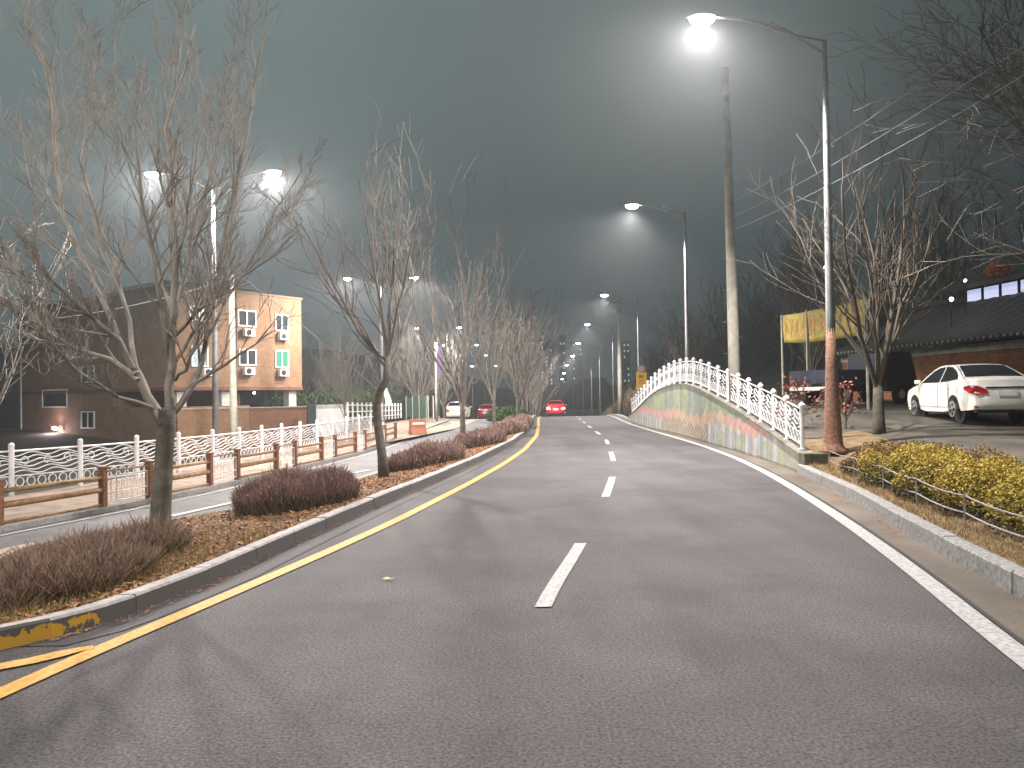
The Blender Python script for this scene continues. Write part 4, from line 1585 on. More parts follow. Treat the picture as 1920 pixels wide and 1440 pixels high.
def ac(px, py, face='r'):
    s, z = face_hit(px, py, CB, cu)
    P = CB + cu * s - cv * .22 + Vector((0, 0, z - CB.z))
    mb = MB()
    a = math.atan2(cu.y, cu.x)
    mb.box(P, (.78, .32, .52), rz=a)
    o = mb.build('air_conditioner', M['frame'], bld, world=True, bevel=.02)
    mb = MB()
    c = P - cv * .17 - Vector(bld.location)
    pts = []
    mb.tube([c - cu * .1 + cv * .01, c - cu * .1 - cv * .012], .19, 16)
    mb.build('fan_grille', M['dark'], o)
    mb = MB()
    for dx in (-.3, .3):
        mb.bar(P + cu * dx - Vector((0, 0, .28)) - cv * .15, P + cu * dx - Vector((0, 0, .28)) + cv * .2, .03, .03)
    mb.build('bracket', M['steel'], bld, world=True)
window('r', 353, 572, 386, 604, M['win_lit'])
window('r', 445, 580, 480, 614, M['glass'])
window('r', 515, 588, 541, 622, M['glass'])
window('r', 358, 648, 390, 688, mat('blue_curtain', (.30, .38, .44), .6, emit=(.5, .7, .85), estr=.18))
window('r', 447, 654, 480, 686, M['glass'])
window('r', 515, 656, 541, 690, M['glass_green'])
for px, py in ((463, 624), (528, 631), (463, 696), (528, 699), (387, 698)):
    ac(px, py)
window('l', 153, 687, 178, 717, M['glass'])
window('l', 153, 771, 178, 804, M['glass'])
window('l', 80, 731, 127, 764, M['dark'], split=False)
mb = MB()
pp = fp(.0, 0, 0) + cv * (LV - .8) - cu * .08
mb.tube([Vector((pp.x, pp.y, zg - 1)), Vector((pp.x, pp.y, zroof))], .06, 8)
mb.build('downpipe', M['frame'], bld, world=True)
mb = MB()
s_ = face_hit(443, 650, CB, cu)[0]
pp = CB + cu * s_ - cv * .07
mb.tube([Vector((pp.x, pp.y, zs + .1)), Vector((pp.x, pp.y, zroof))], .055, 8)
mb.build('downpipe', M['brick_dark'], bld, world=True)
# small bracket light under the slab
s_, z_ = face_hit(474, 737, CB, cu)
P = CB + cu * s_ - cv * .15 + Vector((0, 0, z_ - CB.z))
mb = MB()
mb.lathe([(.03, .1), (.07, .05), (.08, 0), (.05, -.05), (.01, -.07)], P, 12)
mb.build('slab_light', M['lens_cool'], bld, world=True, smooth=True)
# pink-white wall light on the shaded face
s_, z_ = face_hit(113, 803, CB, cv)
P = CB + cv * s_ - cu * .35 + Vector((0, 0, z_ - CB.z))
wlmp = thing('wall_light', 'glaring pinkish white wall light low on the shaded end of the brick building', 'wall light', P)
mb = MB()
mb.tube([P + cu * .35, P + cu * .0 + Vector((0, 0, .12))], .03, 8)
mb.box(P + Vector((0, 0, .13)), (.7, .26, .05), rz=math.atan2(cv.y, cv.x))
mb.build('bracket', M['steel'], wlmp, world=True)
for k in (-1, 1):
    mb = MB()
    c = P + cv * (.20 * k)
    mb.tube([c - cv * .13, c - cv * .07, c + cv * .07, c + cv * .13], [.04, .10, .10, .04], 12)
    mb.build('bulb', M['lens_pink'], wlmp, world=True, smooth=True)
pl = bpy.data.lights.new('wall_light_source', 'POINT')
pl.energy = 260
pl.color = (1, .78, .86)
pl.shadow_soft_size = .15
plo = bpy.data.objects.new('wall_light_source', pl)
C.objects.link(plo)
plo.location = P - cu * .25
# boundary walls
def yard_wall(label, a, b, zt, thick, m, cap=None):
    a, b = Vector(a), Vector(b)
    d = (b - a)
    d.z = 0
    L = d.length
    d.normalize()
    n = Vector((-d.y, d.x, 0))
    mb = MB()
    mb.prism([(0, -2.6), (L, -2.6), (L, zt), (0, zt)], lambda u, v, w: (a.x + d.x * u + n.x * w, a.y + d.y * u + n.y * w, v), -thick / 2, thick / 2)
    r = thing('yard_wall', label, 'wall', (a.x, a.y, -2.0))
    box_uv(mb.build('wall_body', m, r, world=True))
    mb = MB()
    mb.prism([(-.04, zt), (L + .04, zt), (L + .04, zt + .07), (-.04, zt + .07)], lambda u, v, w: (a.x + d.x * u + n.x * w, a.y + d.y * u + n.y * w, v), -thick / 2 - .05, thick / 2 + .05)
    mb.build('coping', cap or M['concrete'], r, world=True)
    return r
zt = D(400, 767, 45).z
yard_wall('orange brick yard wall in front of the open parking level', D(331, 780, 44), D(466, 780, 47.5), zt, .25, M['brick'])
yard_wall('darker brick yard wall continuing right to the white wall', D(467, 780, 47.6), D(577, 780, 50.5), zt - .02, .25, M['brick_dark'])
mb = MB()
p = D(584, 780, 50)
mb.box((p.x, p.y, -.6), (.5, .5, zt * 2 + 1.4 + .2), rz=.4)
tag(mb.build('gate_pillar', mat('dark_grey_stone', (.09, .10, .11), .8), loc=(p.x, p.y, -2)), 'dark grey pillar between the brick yard wall and the white wall', 'pillar')
yard_wall('plain white yard wall right of the dark pillar', D(591, 780, 50), D(652, 780, 52), D(620, 761, 50).z, .25, mat('white_render', (.72, .72, .72), .8, var=.05, scale=2), M['concrete_pale'])

# far left bank of dark trees and a low hill
def hill(name, pts, base_z, m, depth=30):
    """a ridge: pts (x, y, height); slopes down on both sides"""
    mb = MB()
    rg = random.Random(len(pts))
    rows = []
    for k in range(9):
        t = k / 8
        row = []
        for i, (x, y, h) in enumerate(pts):
            hh = h * math.sin(math.pi * t) ** .8
            row.append((x + (t - .5) * depth * .3, y + (t - .5) * depth + rg.uniform(-.5, .5), base_z + hh * (1 + rg.uniform(-.08, .08))))
        rows.append(row)
    mb.grid(rows)
    return struct(mb.build(name, m, smooth=True))
hill('hill', [(-260 + i * 14, 210 - i * 1.2, 15 + 3.0 * math.sin(i * .9) + 2 * math.sin(i * 2.3) - 6 * sstep(-60, 0, -260 + i * 14)) for i in range(21)], -2.5, M['ground'], 90)
hill('hill', [(38 + i * 16, 150 - i * 4, 14 + 2.2 * i + 2.0 * math.sin(i * 1.7)) for i in range(12)], -2.5, M['ground'], 120)
# dark leafy bank beyond the bridge railing
def leafy(name, label, c, ax, ay, h, n, seed, cols, group, wid=.04, blade=(.12, .3), cat='bush'):
    return twig_bush(name, label, cat, c, ax, ay, h, 0, n, cols, seed, group, blade, wid, .8)
gcol = [(.02, .03, .012), (.035, .05, .018), (.05, .08, .03)]
for i, (px, Y, w, h) in enumerate([(575, 62, 5, 2.6), (625, 64, 4.5, 2.9), (670, 66, 4.5, 2.5), (715, 68, 4, 2.7), (755, 70, 3.5, 2.4)]):
    p = D(px, 770, Y)
    leafy('dark_bush', ['dark evergreen bush just right of the brick building', 'dark evergreen bush above the white yard wall', 'dark evergreen bush behind the start of the bridge railing', 'dark evergreen bush behind the crooked tree', 'dark evergreen bush at the end of the bridge railing'][i],
          (p.x, p.y, -1.0), w * .7, 2.2, h + .6, 3600, 50 + i, gcol, 'dark evergreen bushes beyond the white yard wall', .06, (.2, .5))
# green netting fence and its gate frame
gn = thing('green_net_fence', 'green netting fence with a pale gate frame left of the white parked car', 'fence', D(770, 785, 60))
A, B = D(762, 782, 60), D(800, 784, 56)
mb = MB()
zb, zt_ = A.z, D(780, 745, 58).z
mb.prism([(0, 0), (1, 0), (1, 1), (0, 1)], lambda u, v, w: (A.x + (B.x - A.x) * u, A.y + (B.y - A.y) * u + w, zb + (zt_ - zb) * v), -.01, .01)
mb.build('netting', M['green_net'], gn, world=True)
for t in (0, .33, .66, 1):
    mb = MB()
    p = A.lerp(B, t)
    mb.tube([(p.x, p.y - .05, zb - .2), (p.x, p.y - .05, zt_ + .1)], .04, 8)
    mb.build('post', M['steel_paint'], gn, world=True)
for px in (803, 813):
    p = D(px, 782, 56)
    mb = MB()
    mb.tube([(p.x, p.y, p.z - .1), (p.x, p.y, p.z + 1.55)], .05, 8)
    mb.build('gate_post', M['concrete_pale'], gn, world=True)
# banner on the thin pole
p = D(826, 675, 57.8)
mb = MB()
mb.prism([(-.22, -1.0), (.22, -1.05), (.24, 1.0), (-.2, 1.02)], lambda u, v, w: (p.x + u, p.y + w + .05 * math.sin(v * 3), p.z + v), -.01, .01)
tag(mb.build('street_banner', M['purple'], loc=p), 'purple cloth banner hanging from the thin concrete pole', 'banner')
# orange water-filled barrier
p = D(783, 806, 43)
ob = thing('plastic_barrier', 'orange plastic traffic barrier at the end of the timber fence', 'barrier', (p.x, p.y, zl(43) + .1), None, .5)
mb = MB()
mb.prism([(-.30, 0), (.30, 0), (.26, .12), (.14, .35), (.12, .85), (-.12, .85), (-.14, .35), (-.26, .12)], lambda u, v, w: (w, u, v), -.45, .45)
mb.build('body', M['orange_plastic'], ob, bevel=.02)
mb = MB()
mb.box((0, -.155, .6), (.7, .03, .12))
mb.build('reflective_band', M['white_metal'], ob)

# ================================================================== vehicles
def arc(cy, r, z0, n=9):
    a0 = math.asin(min(1, (z0 - .31) / r)) if z0 > .31 else -math.asin(min(1, (.31 - z0) / r))
    return [(cy + r * math.cos(math.pi - a0 - (math.pi - 2 * a0) * i / n), .31 + r * math.sin(math.pi - a0 - (math.pi - 2 * a0) * i / n)) for i in range(n + 1)]
def sedan(label, loc, rz, paint, lit=False, group=None, s=1.0, hatch=False):
    r = thing('parked_car' if not lit else 'car', label, 'car', loc, group, rz)
    r.scale = (s, s, s)
    out = [(-2.13, .30)] + arc(-1.28, .365, .27) + [(-.6, .23), (.6, .22)] + arc(1.30, .365, .27) + [(2.02, .22), (2.15, .34), (2.17, .52), (2.10, .68), (1.88, .80), (1.45, .90), (1.02, .965),
           (.5, .975), (-.4, 1.0), (-1.2, 1.035), (-1.62, 1.075), (-2.0, 1.075), (-2.12, 1.02), (-2.15, .86), (-2.21, .70), (-2.21, .45), (-2.17, .33)]
    cy = sum(a for a, b in out) / len(out)
    cz = .62
    n = len(out)
    mb = MB()
    layers = [(-.845, .965), (-.83, .985), (-.79, 1.0), (-.55, 1.012), (.55, 1.012), (.79, 1.0), (.83, .985), (.845, .965)]
    for x, sc in layers:
        for (yy, zz) in out:
            # flanks lean in slightly toward the ground and the belt line
            lean = -.04 * max(0, (zz - .72)) / .35 - .05 * max(0, (.45 - zz)) / .25
            xx = x * (1 + lean)
            end = max(0, abs(yy) - 1.6) / .6
            xx *= 1 - .11 * end * end
            arch = (abs(yy + 1.28) < .38 or abs(yy - 1.30) < .38) and zz < .68
            k = 1 if arch else sc
            bow = (1 - (abs(x) / .845) ** 2) * .06 * (1 if abs(yy) > 2 else 0)
            mb.v.append((xx, cy + (yy - cy) * k + math.copysign(bow, yy), cz + (zz - cz) * (k if zz > .5 else 1)))
    for L in range(len(layers) - 1):
        for i in range(n):
            j = (i + 1) % n
            mb.f.append((L * n + i, L * n + j, (L + 1) * n + j, (L + 1) * n + i))
            mb.c.append(None)
    mb.f.append(tuple(range(n)))
    mb.f.append(tuple(range((len(layers) - 1) * n, len(layers) * n))[::-1])
    mb.c += [None, None]
    body = mb.build('body', paint, r)
    for p_ in body.data.polygons:
        p_.use_smooth = True
    try:
        body.data.set_sharp_from_angle(angle=math.radians(38))
    except Exception:
        pass
    # greenhouse
    prof = [(1.12, .945), (.78, 1.15), (.42, 1.345), (.15, 1.425), (-.2, 1.455), (-.6, 1.448), (-.92, 1.40), (-1.25, 1.265), (-1.60, 1.105), (-1.72, 1.055)]
    if hatch:
        prof = [(1.12, .945), (.78, 1.15), (.42, 1.375), (.15, 1.455), (-.3, 1.485), (-.9, 1.47), (-1.5, 1.42), (-1.75, 1.36), (-1.95, 1.15), (-2.05, 1.03)]
    def hw(z):
        return .80 - .235 * ((z - .93) / .52) ** 1.15 if z > .93 else .80
    mb = MB()
    rows = []
    for (yy, zz) in prof:
        w_ = hw(zz)
        rows.append([(w_ * f, yy + (1 - f * f) * (.05 if yy > 0 else -.04), zz + .022 * (1 - f * f)) for f in (-1, -.93, -.6, 0, .6, .93, 1)])
    mb.grid(rows)
    m_ = len(rows)
    for sgn, idx in ((-1, 0), (1, 6)):
        loop = [i * 7 + idx for i in range(m_)]
        mb.f.append(tuple(loop if sgn > 0 else loop[::-1]))
        mb.c.append(None)
    cabin = mb.build('cabin', paint, r)
    for p_ in cabin.data.polygons:
        p_.use_smooth = len(p_.vertices) == 4
    def on_side(sgn, yy, zz):
        return (sgn * (hw(zz) + .012), yy, zz)
    for sgn in (-1, 1):
        for poly in ([(.92, 1.0), (.35, 1.315), (.10, 1.385), (-.28, 1.41), (-.28, 1.0)], [(-.36, 1.0), (-.36, 1.41), (-.72, 1.39), (-1.05, 1.29), (-1.30, 1.16), (-1.36, 1.06)]):
            mb = MB()
            m2 = [on_side(sgn, a, b) for a, b in poly]
            nn = len(m2)
            mb.v = m2 + [(x - sgn * .03, y_, z_) for x, y_, z_ in m2]
            mb.f = [tuple(range(nn)), tuple(range(nn, 2 * nn))[::-1]] + [(i, (i + 1) % nn, nn + (i + 1) % nn, nn + i) for i in range(nn)]
            mb.c = [None] * len(mb.f)
            mb.build('side_window', M['car_glass'], r)
    def screen(name, i0, i1, inset):
        mb = MB()
        rws = []
        for k in range(i0, i1 + 1):
            yy, zz = prof[k]
            w_ = hw(zz) - inset
            rws.append([(w_ * f, yy + (1 - f * f) * (.05 if yy > 0 else -.04) + (.012 if yy > 0 else -.012), zz + .022 * (1 - f * f) + .012) for f in (-1, -.5, 0, .5, 1)])
        mb.grid(rws)
        mb.build(name, M['car_glass'], r, smooth=True)
    screen('windscreen', 0, 2, .07)
    screen('rear_window', 6, 8, .06)
    for sgn in (-1, 1):
        for yy in (-1.28, 1.30):
            w = bpy.data.objects.new('wheel', None)
            w = None
            mb = MB()
            xx = sgn * .77
            prof_t = [(-.10, .20), (-.10, .29), (-.08, .312), (.08, .312), (.10, .29), (.10, .20)]
            mb.tube([(xx + a, yy, .31) for a, b in prof_t], [b for a, b in prof_t], 22)
            t_ = mb.build('wheel', M['tyre'], r, smooth=False)
            mb = MB()
            mb.tube([(xx + sgn * .085, yy, .31), (xx + sgn * .108, yy, .31)], [.205, .205], 22)
            mb.build('rim', M['rim'], t_)
            for q in range(5):
                mb = MB()
                a = q * 1.2566
                mb.box((xx + sgn * .110, yy + .12 * math.cos(a + .628), .31 + .12 * math.sin(a + .628)), (.008, .075, .075), rx=0)
                mb.build('rim_opening', M['dark'], t_)
            mb = MB()
            mb.tube([(sgn * .60, yy, .32), (sgn * .70, yy, .32)], [.375, .375], 24)
            mb.build('wheel_well', M['dark'], r)
        # mirror
        mb = MB()
        mb.box((sgn * .93, .82, 1.03), (.15, .09, .11), rz=sgn * .2)
        mb.box((sgn * .83, .84, .985), (.10, .04, .04))
        mb.build('mirror', paint, r, bevel=.03)
        for yy in (-.05, -1.02):
            mb = MB()
            mb.box((sgn * .835, yy, .87), (.03, .17, .028))
            mb.build('door_handle', paint, r, bevel=.006)
        # door seams
        mb = MB()
        for yy in (.98, -.32, -1.0):
            mb.box((sgn * .846, yy, .64), (.004, .010, .60))
        mb.box((sgn * .846, .0, .36), (.004, 2.0, .010))
        mb.build('door_seam', M['dark'], r)
        # tail lamp, wrapping the corner
        mb = MB()
        x0, x1 = sgn * .42, sgn * .80
        P_ = [(x0, -2.235, .80), (x0, -2.245, .70), (sgn * .64, -2.215, .665), (x1 - sgn * .02, -2.09, .72), (x1 - sgn * .005, -1.88, .80), (x1 - sgn * .005, -1.84, .865), (sgn * .76, -2.06, .90), (sgn * .6, -2.185, .885)]
        c_ = Vector((sgn * .6, -1.9, .78))
        mb.v = [tuple(Vector(p) + Vector((sgn * .05, -.05, 0))) for p in P_] + [tuple(Vector(p).lerp(c_, .35)) for p in P_]
        m8 = 8
        mb.f = [tuple(range(m8)), tuple(range(m8, 16))[::-1]] + [(i, (i + 1) % m8, m8 + (i + 1) % m8, m8 + i) for i in range(m8)]
        mb.c = [None] * len(mb.f)
        mb.build('tail_lamp', M['lamp_red_on'] if lit else M['lamp_red'], r)
        mb = MB()
        mb.box((sgn * .60, -2.185, .38), (.24, .05, .045))
        mb.build('reflector', M['lamp_red'], r)
        mb = MB()
        mb.box((sgn * .58, 2.05, .66), (.30, .16, .12), rz=-sgn * .35)
        mb.build('headlamp', M['glass'], r, bevel=.02)
    mb = MB()
    mb.box((0, -2.245, .845), (.95, .03, .03))
    mb.build('boot_trim', M['car_glass'], r)
    mb = MB()
    mb.box((0, -2.288, .70), (.44, .012, .13))
    mb.build('number_plate', M['plate'], r)
    mb = MB()
    mb.box((0, -2.10, .27), (1.35, .16, .09))
    mb.build('lower_bumper', M['tyre'], r, bevel=.02)
    mb = MB()
    mb.box((0, 0, .32), (1.35, 3.5, .16))
    mb.build('underbody', M['dark'], r)
    return r
pf = Vector((10.9, 21.5, 0))
cx, cyy = D(1812, 760, 20.8).x, 20.8
sedan('white sedan parked at the right edge, tail toward the camera', (cx, cyy, zlot(cx, cyy) + .03), math.radians(-8), M['car_white'])
p = D(860, 780, 68)
sedan('white car parked far off on the left beside the tree row', (p.x, 68, zl(68)), math.radians(-3), M['car_white'], group='cars far down the left road', hatch=True, s=1.05)
p = D(914, 780, 76)
sedan('red car farther down the left road, beyond the white one', (p.x, 78, zl(78)), math.radians(-4), M['car_red'], lit=False, group='cars far down the left road', hatch=True)
sedan('red car driving away in our lane with its tail lamps lit', (3.95, 71, zr(71)), math.radians(-2.5), M['car_red'], lit=True, hatch=True)
p = D(945, 772, 100)
tl_ = bpy.data.lights.new('tail_glow', 'POINT')
tl_.energy = 60
tl_.color = (1, .25, .3)
tl_.shadow_soft_size = .2
o = bpy.data.objects.new('tail_glow', tl_)
C.objects.link(o)
o.location = (3.75, 68.3, zr(69) + .85)

# blue flatbed truck
tx, ty = D(1600, 735, 27.5).x, 27.5
tr = thing('flatbed_truck', 'dark blue flatbed truck parked behind the lamp pole', 'truck', (tx, ty, zlot(tx, ty) + .02), None, math.radians(-62))
mb = MB()
mb.box((0, -.8, .80), (1.65, 2.9, .10))
mb.build('bed', M['blue'], tr)
for sx in (-1, 1):
    mb = MB()
    mb.box((sx * .82, -.8, 1.03), (.04, 2.9, .36))
    mb.build('side_board', M['blue'], tr)
mb = MB()
mb.box((0, -2.25, 1.03), (1.6, .04, .36))
mb.build('tailgate', M['blue'], tr)
mb = MB()
mb.prism([(.70, .45), (2.35, .45), (2.42, .95), (2.15, 1.80), (1.95, 1.88), (.72, 1.88)], lambda u, v, w: (w, u, v), -.80, .80)
mb.build('cab', M['blue'], tr, bevel=.05)
for sx in (-1, 1):
    mb = MB()
    mb.prism([(1.0, 1.12), (2.05, 1.12), (1.88, 1.68), (1.0, 1.68)], lambda u, v, w: (w, u, v), sx * .795, sx * .812)
    mb.build('cab_window', M['car_glass'], tr)
    for yy in (-1.35, 1.55):
        mb = MB()
        mb.tube([(sx * .62, yy, .34), (sx * .80, yy, .34)], [.34, .34], 20)
        w_ = mb.build('wheel', M['tyre'], tr)
        mb = MB()
        mb.tube([(sx * .79, yy, .34), (sx * .812, yy, .34)], [.18, .16], 16)
        mb.build('rim', M['rim'], w_)
mb = MB()
mb.prism([(-.68, 1.12), (.68, 1.12), (.62, 1.72), (-.62, 1.72)], lambda u, v, w: (u, 2.44 - (v - .95) * .32 + w, v), 0, .012)
mb.build('windscreen', M['car_glass'], tr)
mb = MB()
mb.box((0, -.3, .55), (.7, 3.9, .16))
mb.build('chassis', M['dark'], tr)
mb = MB()
mb.box((0, -2.31, .58), (1.5, .05, .12))
mb.build('rear_bumper', M['frame'], tr)

# ================================================================== signs and banner on the right
p = D(1203, 715, 61.5)
sg = thing('road_sign', 'yellow rectangular sign under a faded round one on the third lamp pole', 'road sign', (p.x, p.y, p.z))
mb = MB()
mb.box((0, 0, 0), (.82, .03, 1.42))
mb.build('yellow_panel', M['sign_yellow'], sg, bevel=.01)
mb = MB()
mb.box((0, -.022, -.60), (.74, .01, .16))
mb.build('white_strip', M['frame'], sg)
mb = MB()
mb.box((-.06, -.022, .38), (.34, .01, .22))
mb.build('dark_symbol', mat('sign_symbol', (.30, .17, .03), .6), sg)
mb = MB()
mb.box((.02, -.022, .0), (.42, .01, .34))
mb.build('orange_symbol', mat('sign_orange', (.75, .33, .02), .6), sg)
mb = MB()
mb.tube([(0, -.02, 1.0), (0, .01, 1.0)], [.31, .31], 28)
mb.build('round_panel', M['sign_red'], sg)
mb = MB()
mb.tube([(0, -.035, 1.0), (0, -.024, 1.0)], [.245, .245], 28)
mb.build('round_face', M['sign_pink'], sg)

A, B = D(1470, 617, 31.5), D(1625, 592, 25.0)
bn = thing('yellow_banner', 'long sagging yellow banner with orange print above the blue truck', 'banner', (A.x, A.y, A.z))
mb = MB()
rows = []
NB = 40
def bnP(t, h, off=0.0):
    p = A.lerp(B, t)
    sag = .10 * 4 * t * (1 - t)
    w_ = .05 * math.sin(t * 13 + h * 2)
    nrm = Vector((B.y - A.y, -(B.x - A.x), 0)).normalized()
    if nrm.y > 0:
        nrm = -nrm
    return p + Vector((0, 0, (h - .5) * 1.12 - sag * (.4 + .6 * (1 - h)))) + nrm * (w_ + off)
for h in range(7):
    rows.append([bnP(t / NB, h / 6) for t in range(NB + 1)])
mb.grid(rows)
ob_ = mb.build('cloth', M['banner'], bn, world=True, smooth=True)
md = ob_.modifiers.new('thick', 'SOLIDIFY')
md.thickness = .008
rg = random.Random(3)
t = .03
while t < .95:
    mb = MB()
    wch = .055
    for k in range(rg.randint(4, 6)):
        if rg.random() < .5:
            h = rg.uniform(.2, .8)
            a, b = t + rg.uniform(0, .01), t + wch * .72
            mb.quad(bnP(a, h - .035, .012), bnP(b, h - .035, .012), bnP(b, h + .035, .012), bnP(a, h + .035, .012))
        else:
            a = t + rg.uniform(0, wch * .6)
            h0, h1 = rg.uniform(.15, .4), rg.uniform(.55, .85)
            mb.quad(bnP(a, h0, .014), bnP(a + .008, h0, .014), bnP(a + .008, h1, .014), bnP(a, h1, .014))
    mb.build('print', M['orange'], bn, world=True)
    t += wch * (1.15 if rg.random() < .8 else 1.9)
for k, t in enumerate((-.015, .34, .68, 1.012)):
    p = A.lerp(B, t)
    zb = zlot(p.x, p.y)
    mb = MB()
    mb.tube([(p.x, p.y + .12, zb - .1), (p.x, p.y + .12, p.z + .6)], .05, 8)
    tag(mb.build('banner_post', M['concrete'], loc=(p.x, p.y + .12, zb)), ['post at the far left end of the yellow banner', 'second post behind the yellow banner from its far end', 'third post behind the yellow banner from its far end', 'post at the near right end of the yellow banner'][k], 'post', 'posts holding the yellow banner')

# young maple with red leaves
def red_maple(label, px, py, Y, wx, h, n, seed):
    p = D(px, py, Y)
    z = zlot(p.x, p.y)
    r = thing('red_maple', label, 'tree', (p.x, p.y, z), 'small red-leaved maples behind the lamp pole')
    rg = random.Random(seed)
    mb = MB()
    mb.tube([(0, 0, -.1), (.02, 0, h * .3), (-.03, .02, h * .55)], [.035, .028, .02], 8)
    mb.build('trunk', M['bark'], r)
    mb = MB()
    tips = []
    for i in range(14):
        a = rg.uniform(0, 6.28)
        q = Vector((math.cos(a) * wx * rg.uniform(.3, 1), math.sin(a) * .5 * rg.uniform(.3, 1), h * rg.uniform(.35, 1)))
        mb.tube([(0, 0, h * rg.uniform(.15, .5)), q * .6 + Vector((0, 0, h * .12)), q], [.014, .01, .005], 4, cap=False)
        tips.append(q)
    mb.build('branches', M['twig_dark'], r)
    mb = MB()
    for i in range(n):
        q = rg.choice(tips) + Vector((rg.gauss(0, .12), rg.gauss(0, .12), rg.gauss(0, .10)))
        n_ = Vector((rg.gauss(0, .7), rg.gauss(0, .7), .6)).normalized()
        uu = Matrix.Rotation(rg.uniform(0, 6.28), 3, n_) @ n_.orthogonal().normalized()
        ww = n_.cross(uu)
        s = rg.uniform(.03, .06)
        mb.quad(q - uu * s, q - ww * s * .6, q + uu * s, q + ww * s * .6, rg.choice([(.30, .06, .03), (.38, .10, .05), (.22, .03, .03), (.35, .14, .08), (.18, .03, .04)]))
    mb.build('crown', M['tint'], r)
red_maple('small red-leaved maple just left of the rust-wrapped lamp pole', 1500, 720, 20.5, .8, 1.35, 260, 1)
red_maple('small red-leaved maple showing just right of the rust-wrapped lamp pole', 1583, 720, 19.5, .4, 1.15, 120, 2)

# ================================================================== tiled wall and house on the right
A, B = D(1560, 655, 36), D(1990, 618, 23)
zE = D(1920, 626, 24.7).z
d = (B - A)
d.z = 0
LW = d.length
d.normalize()
nb_ = Vector((-d.y, d.x, 0))
if nb_.y < 0:
    nb_ = -nb_
hw_ = thing('tiled_hall', 'low patterned-brick building with a dark tiled roof behind the white sedan', 'building', (A.x, A.y, 1.0))
def hp(u, w, v):
    return (A.x + d.x * u + nb_.x * w, A.y + d.y * u + nb_.y * w, v)
mb = MB()
mb.prism([(0, -.5), (LW, -.5), (LW, zE - .12), (0, zE - .12)], lambda u, v, w: hp(u, w, v), .5, 7.5)
box_uv(mb.build('wall', M['brick_lattice'], hw_, world=True))
mb = MB()
ridge = zE + 2.0
for (w0, z0, w1, z1) in ((-.25, zE, 4.0, ridge), (8.2, zE, 4.0, ridge)):
    rows = []
    for k in range(5):
        t = k / 4
        rows.append([hp(-.4 + (LW + .8) * i / 40 , w0 + (w1 - w0) * t, z0 + (z1 - z0) * t - .18 * math.sin(math.pi * t) + .035 * (i % 2)) for i in range(41)])
    mb.grid(rows)
rf = mb.build('roof', M['tile'], hw_, world=True)
md = rf.modifiers.new('thick', 'SOLIDIFY')
md.thickness = .14
mb = MB()
mb.tube([hp(-.5, 4.0, ridge + .12), hp(LW * .5, 4.0, ridge + .06), hp(LW + .5, 4.0, ridge + .12)], .16, 8)
mb.build('ridge', M['tile'], hw_, world=True)
mb = MB()
for wv in (.45,):
    mb.prism([(0, zE - .42), (LW, zE - .42), (LW, zE - .14), (0, zE - .14)], lambda u, v, w: hp(u, w, v), .42, .496)
mb.build('frieze', M['concrete'], hw_, world=True)
ne = 44
for i in range(ne):
    u = (i + .5) * LW / ne
    q = Vector(hp(u, -.27, zE - .02))
    mb = MB()
    mb.tube([q, q - nb_ * .05], [.045, .045], 8)
    mb.build('eave_tile', M['concrete'], hw_, world=True)
# house behind with lit windows
hA = D(1800, 560, 33)
hs = thing('house', 'dark tiled house with a row of bluish lit windows above the sedan', 'house', (hA.x, hA.y, 1.0))
hz0, hz1 = D(1840, 600, 33).z, D(1840, 538, 33).z
def hq(u, w, v):
    return (hA.x + d.x * u + nb_.x * w, hA.y + d.y * u + nb_.y * w, v)
mb = MB()
mb.prism([(0, .8), (9, .8), (9, hz1), (0, hz1)], lambda u, v, w: hq(u, w, v), 0, 6)
mb.build('wall', mat('dark_timber_wall', (.075, .055, .04), .8), hs, world=True)
mb = MB()
rows = []
for (w0, z0, w1, z1) in ((-.9, hz1 - .15, 3, hz1 + 1.7), (6.9, hz1 - .15, 3, hz1 + 1.7)):
    rows = []
    for k in range(5):
        t = k / 4
        rows.append([hq(-1.0 + .9 * t * (1) + (11 - 1.8 * t) * i / 30, w0 + (w1 - w0) * t, z0 + (z1 - z0) * t - .2 * math.sin(math.pi * t) + .035 * (i % 2)) for i in range(31)])
    mb.grid(rows)
rf = mb.build('roof', M['tile'], hs, world=True)
md = rf.modifiers.new('thick', 'SOLIDIFY')
md.thickness = .16
for i in range(4):
    u0 = .55 + i * .98
    mb = MB()
    zz0, zz1 = D(1840, 584, 33).z, D(1840, 548, 33).z
    mb.prism([(u0 - .06, zz0 - .06), (u0 + .86, zz0 - .06), (u0 + .86, zz1 + .06), (u0 - .06, zz1 + .06)], lambda u, v, w: hq(u, w, v), -.06, .01)
    w_ = mb.build('window', M['dark'], hs, world=True)
    mb = MB()
    mb.prism([(u0, zz0), (u0 + .80, zz0), (u0 + .80, zz1), (u0, zz1)], lambda u, v, w: tuple(Vector(hq(u, w, v)) - Vector(hs.location)), -.075, -.065)
    mb.build('pane', M['win_blue'], w_)
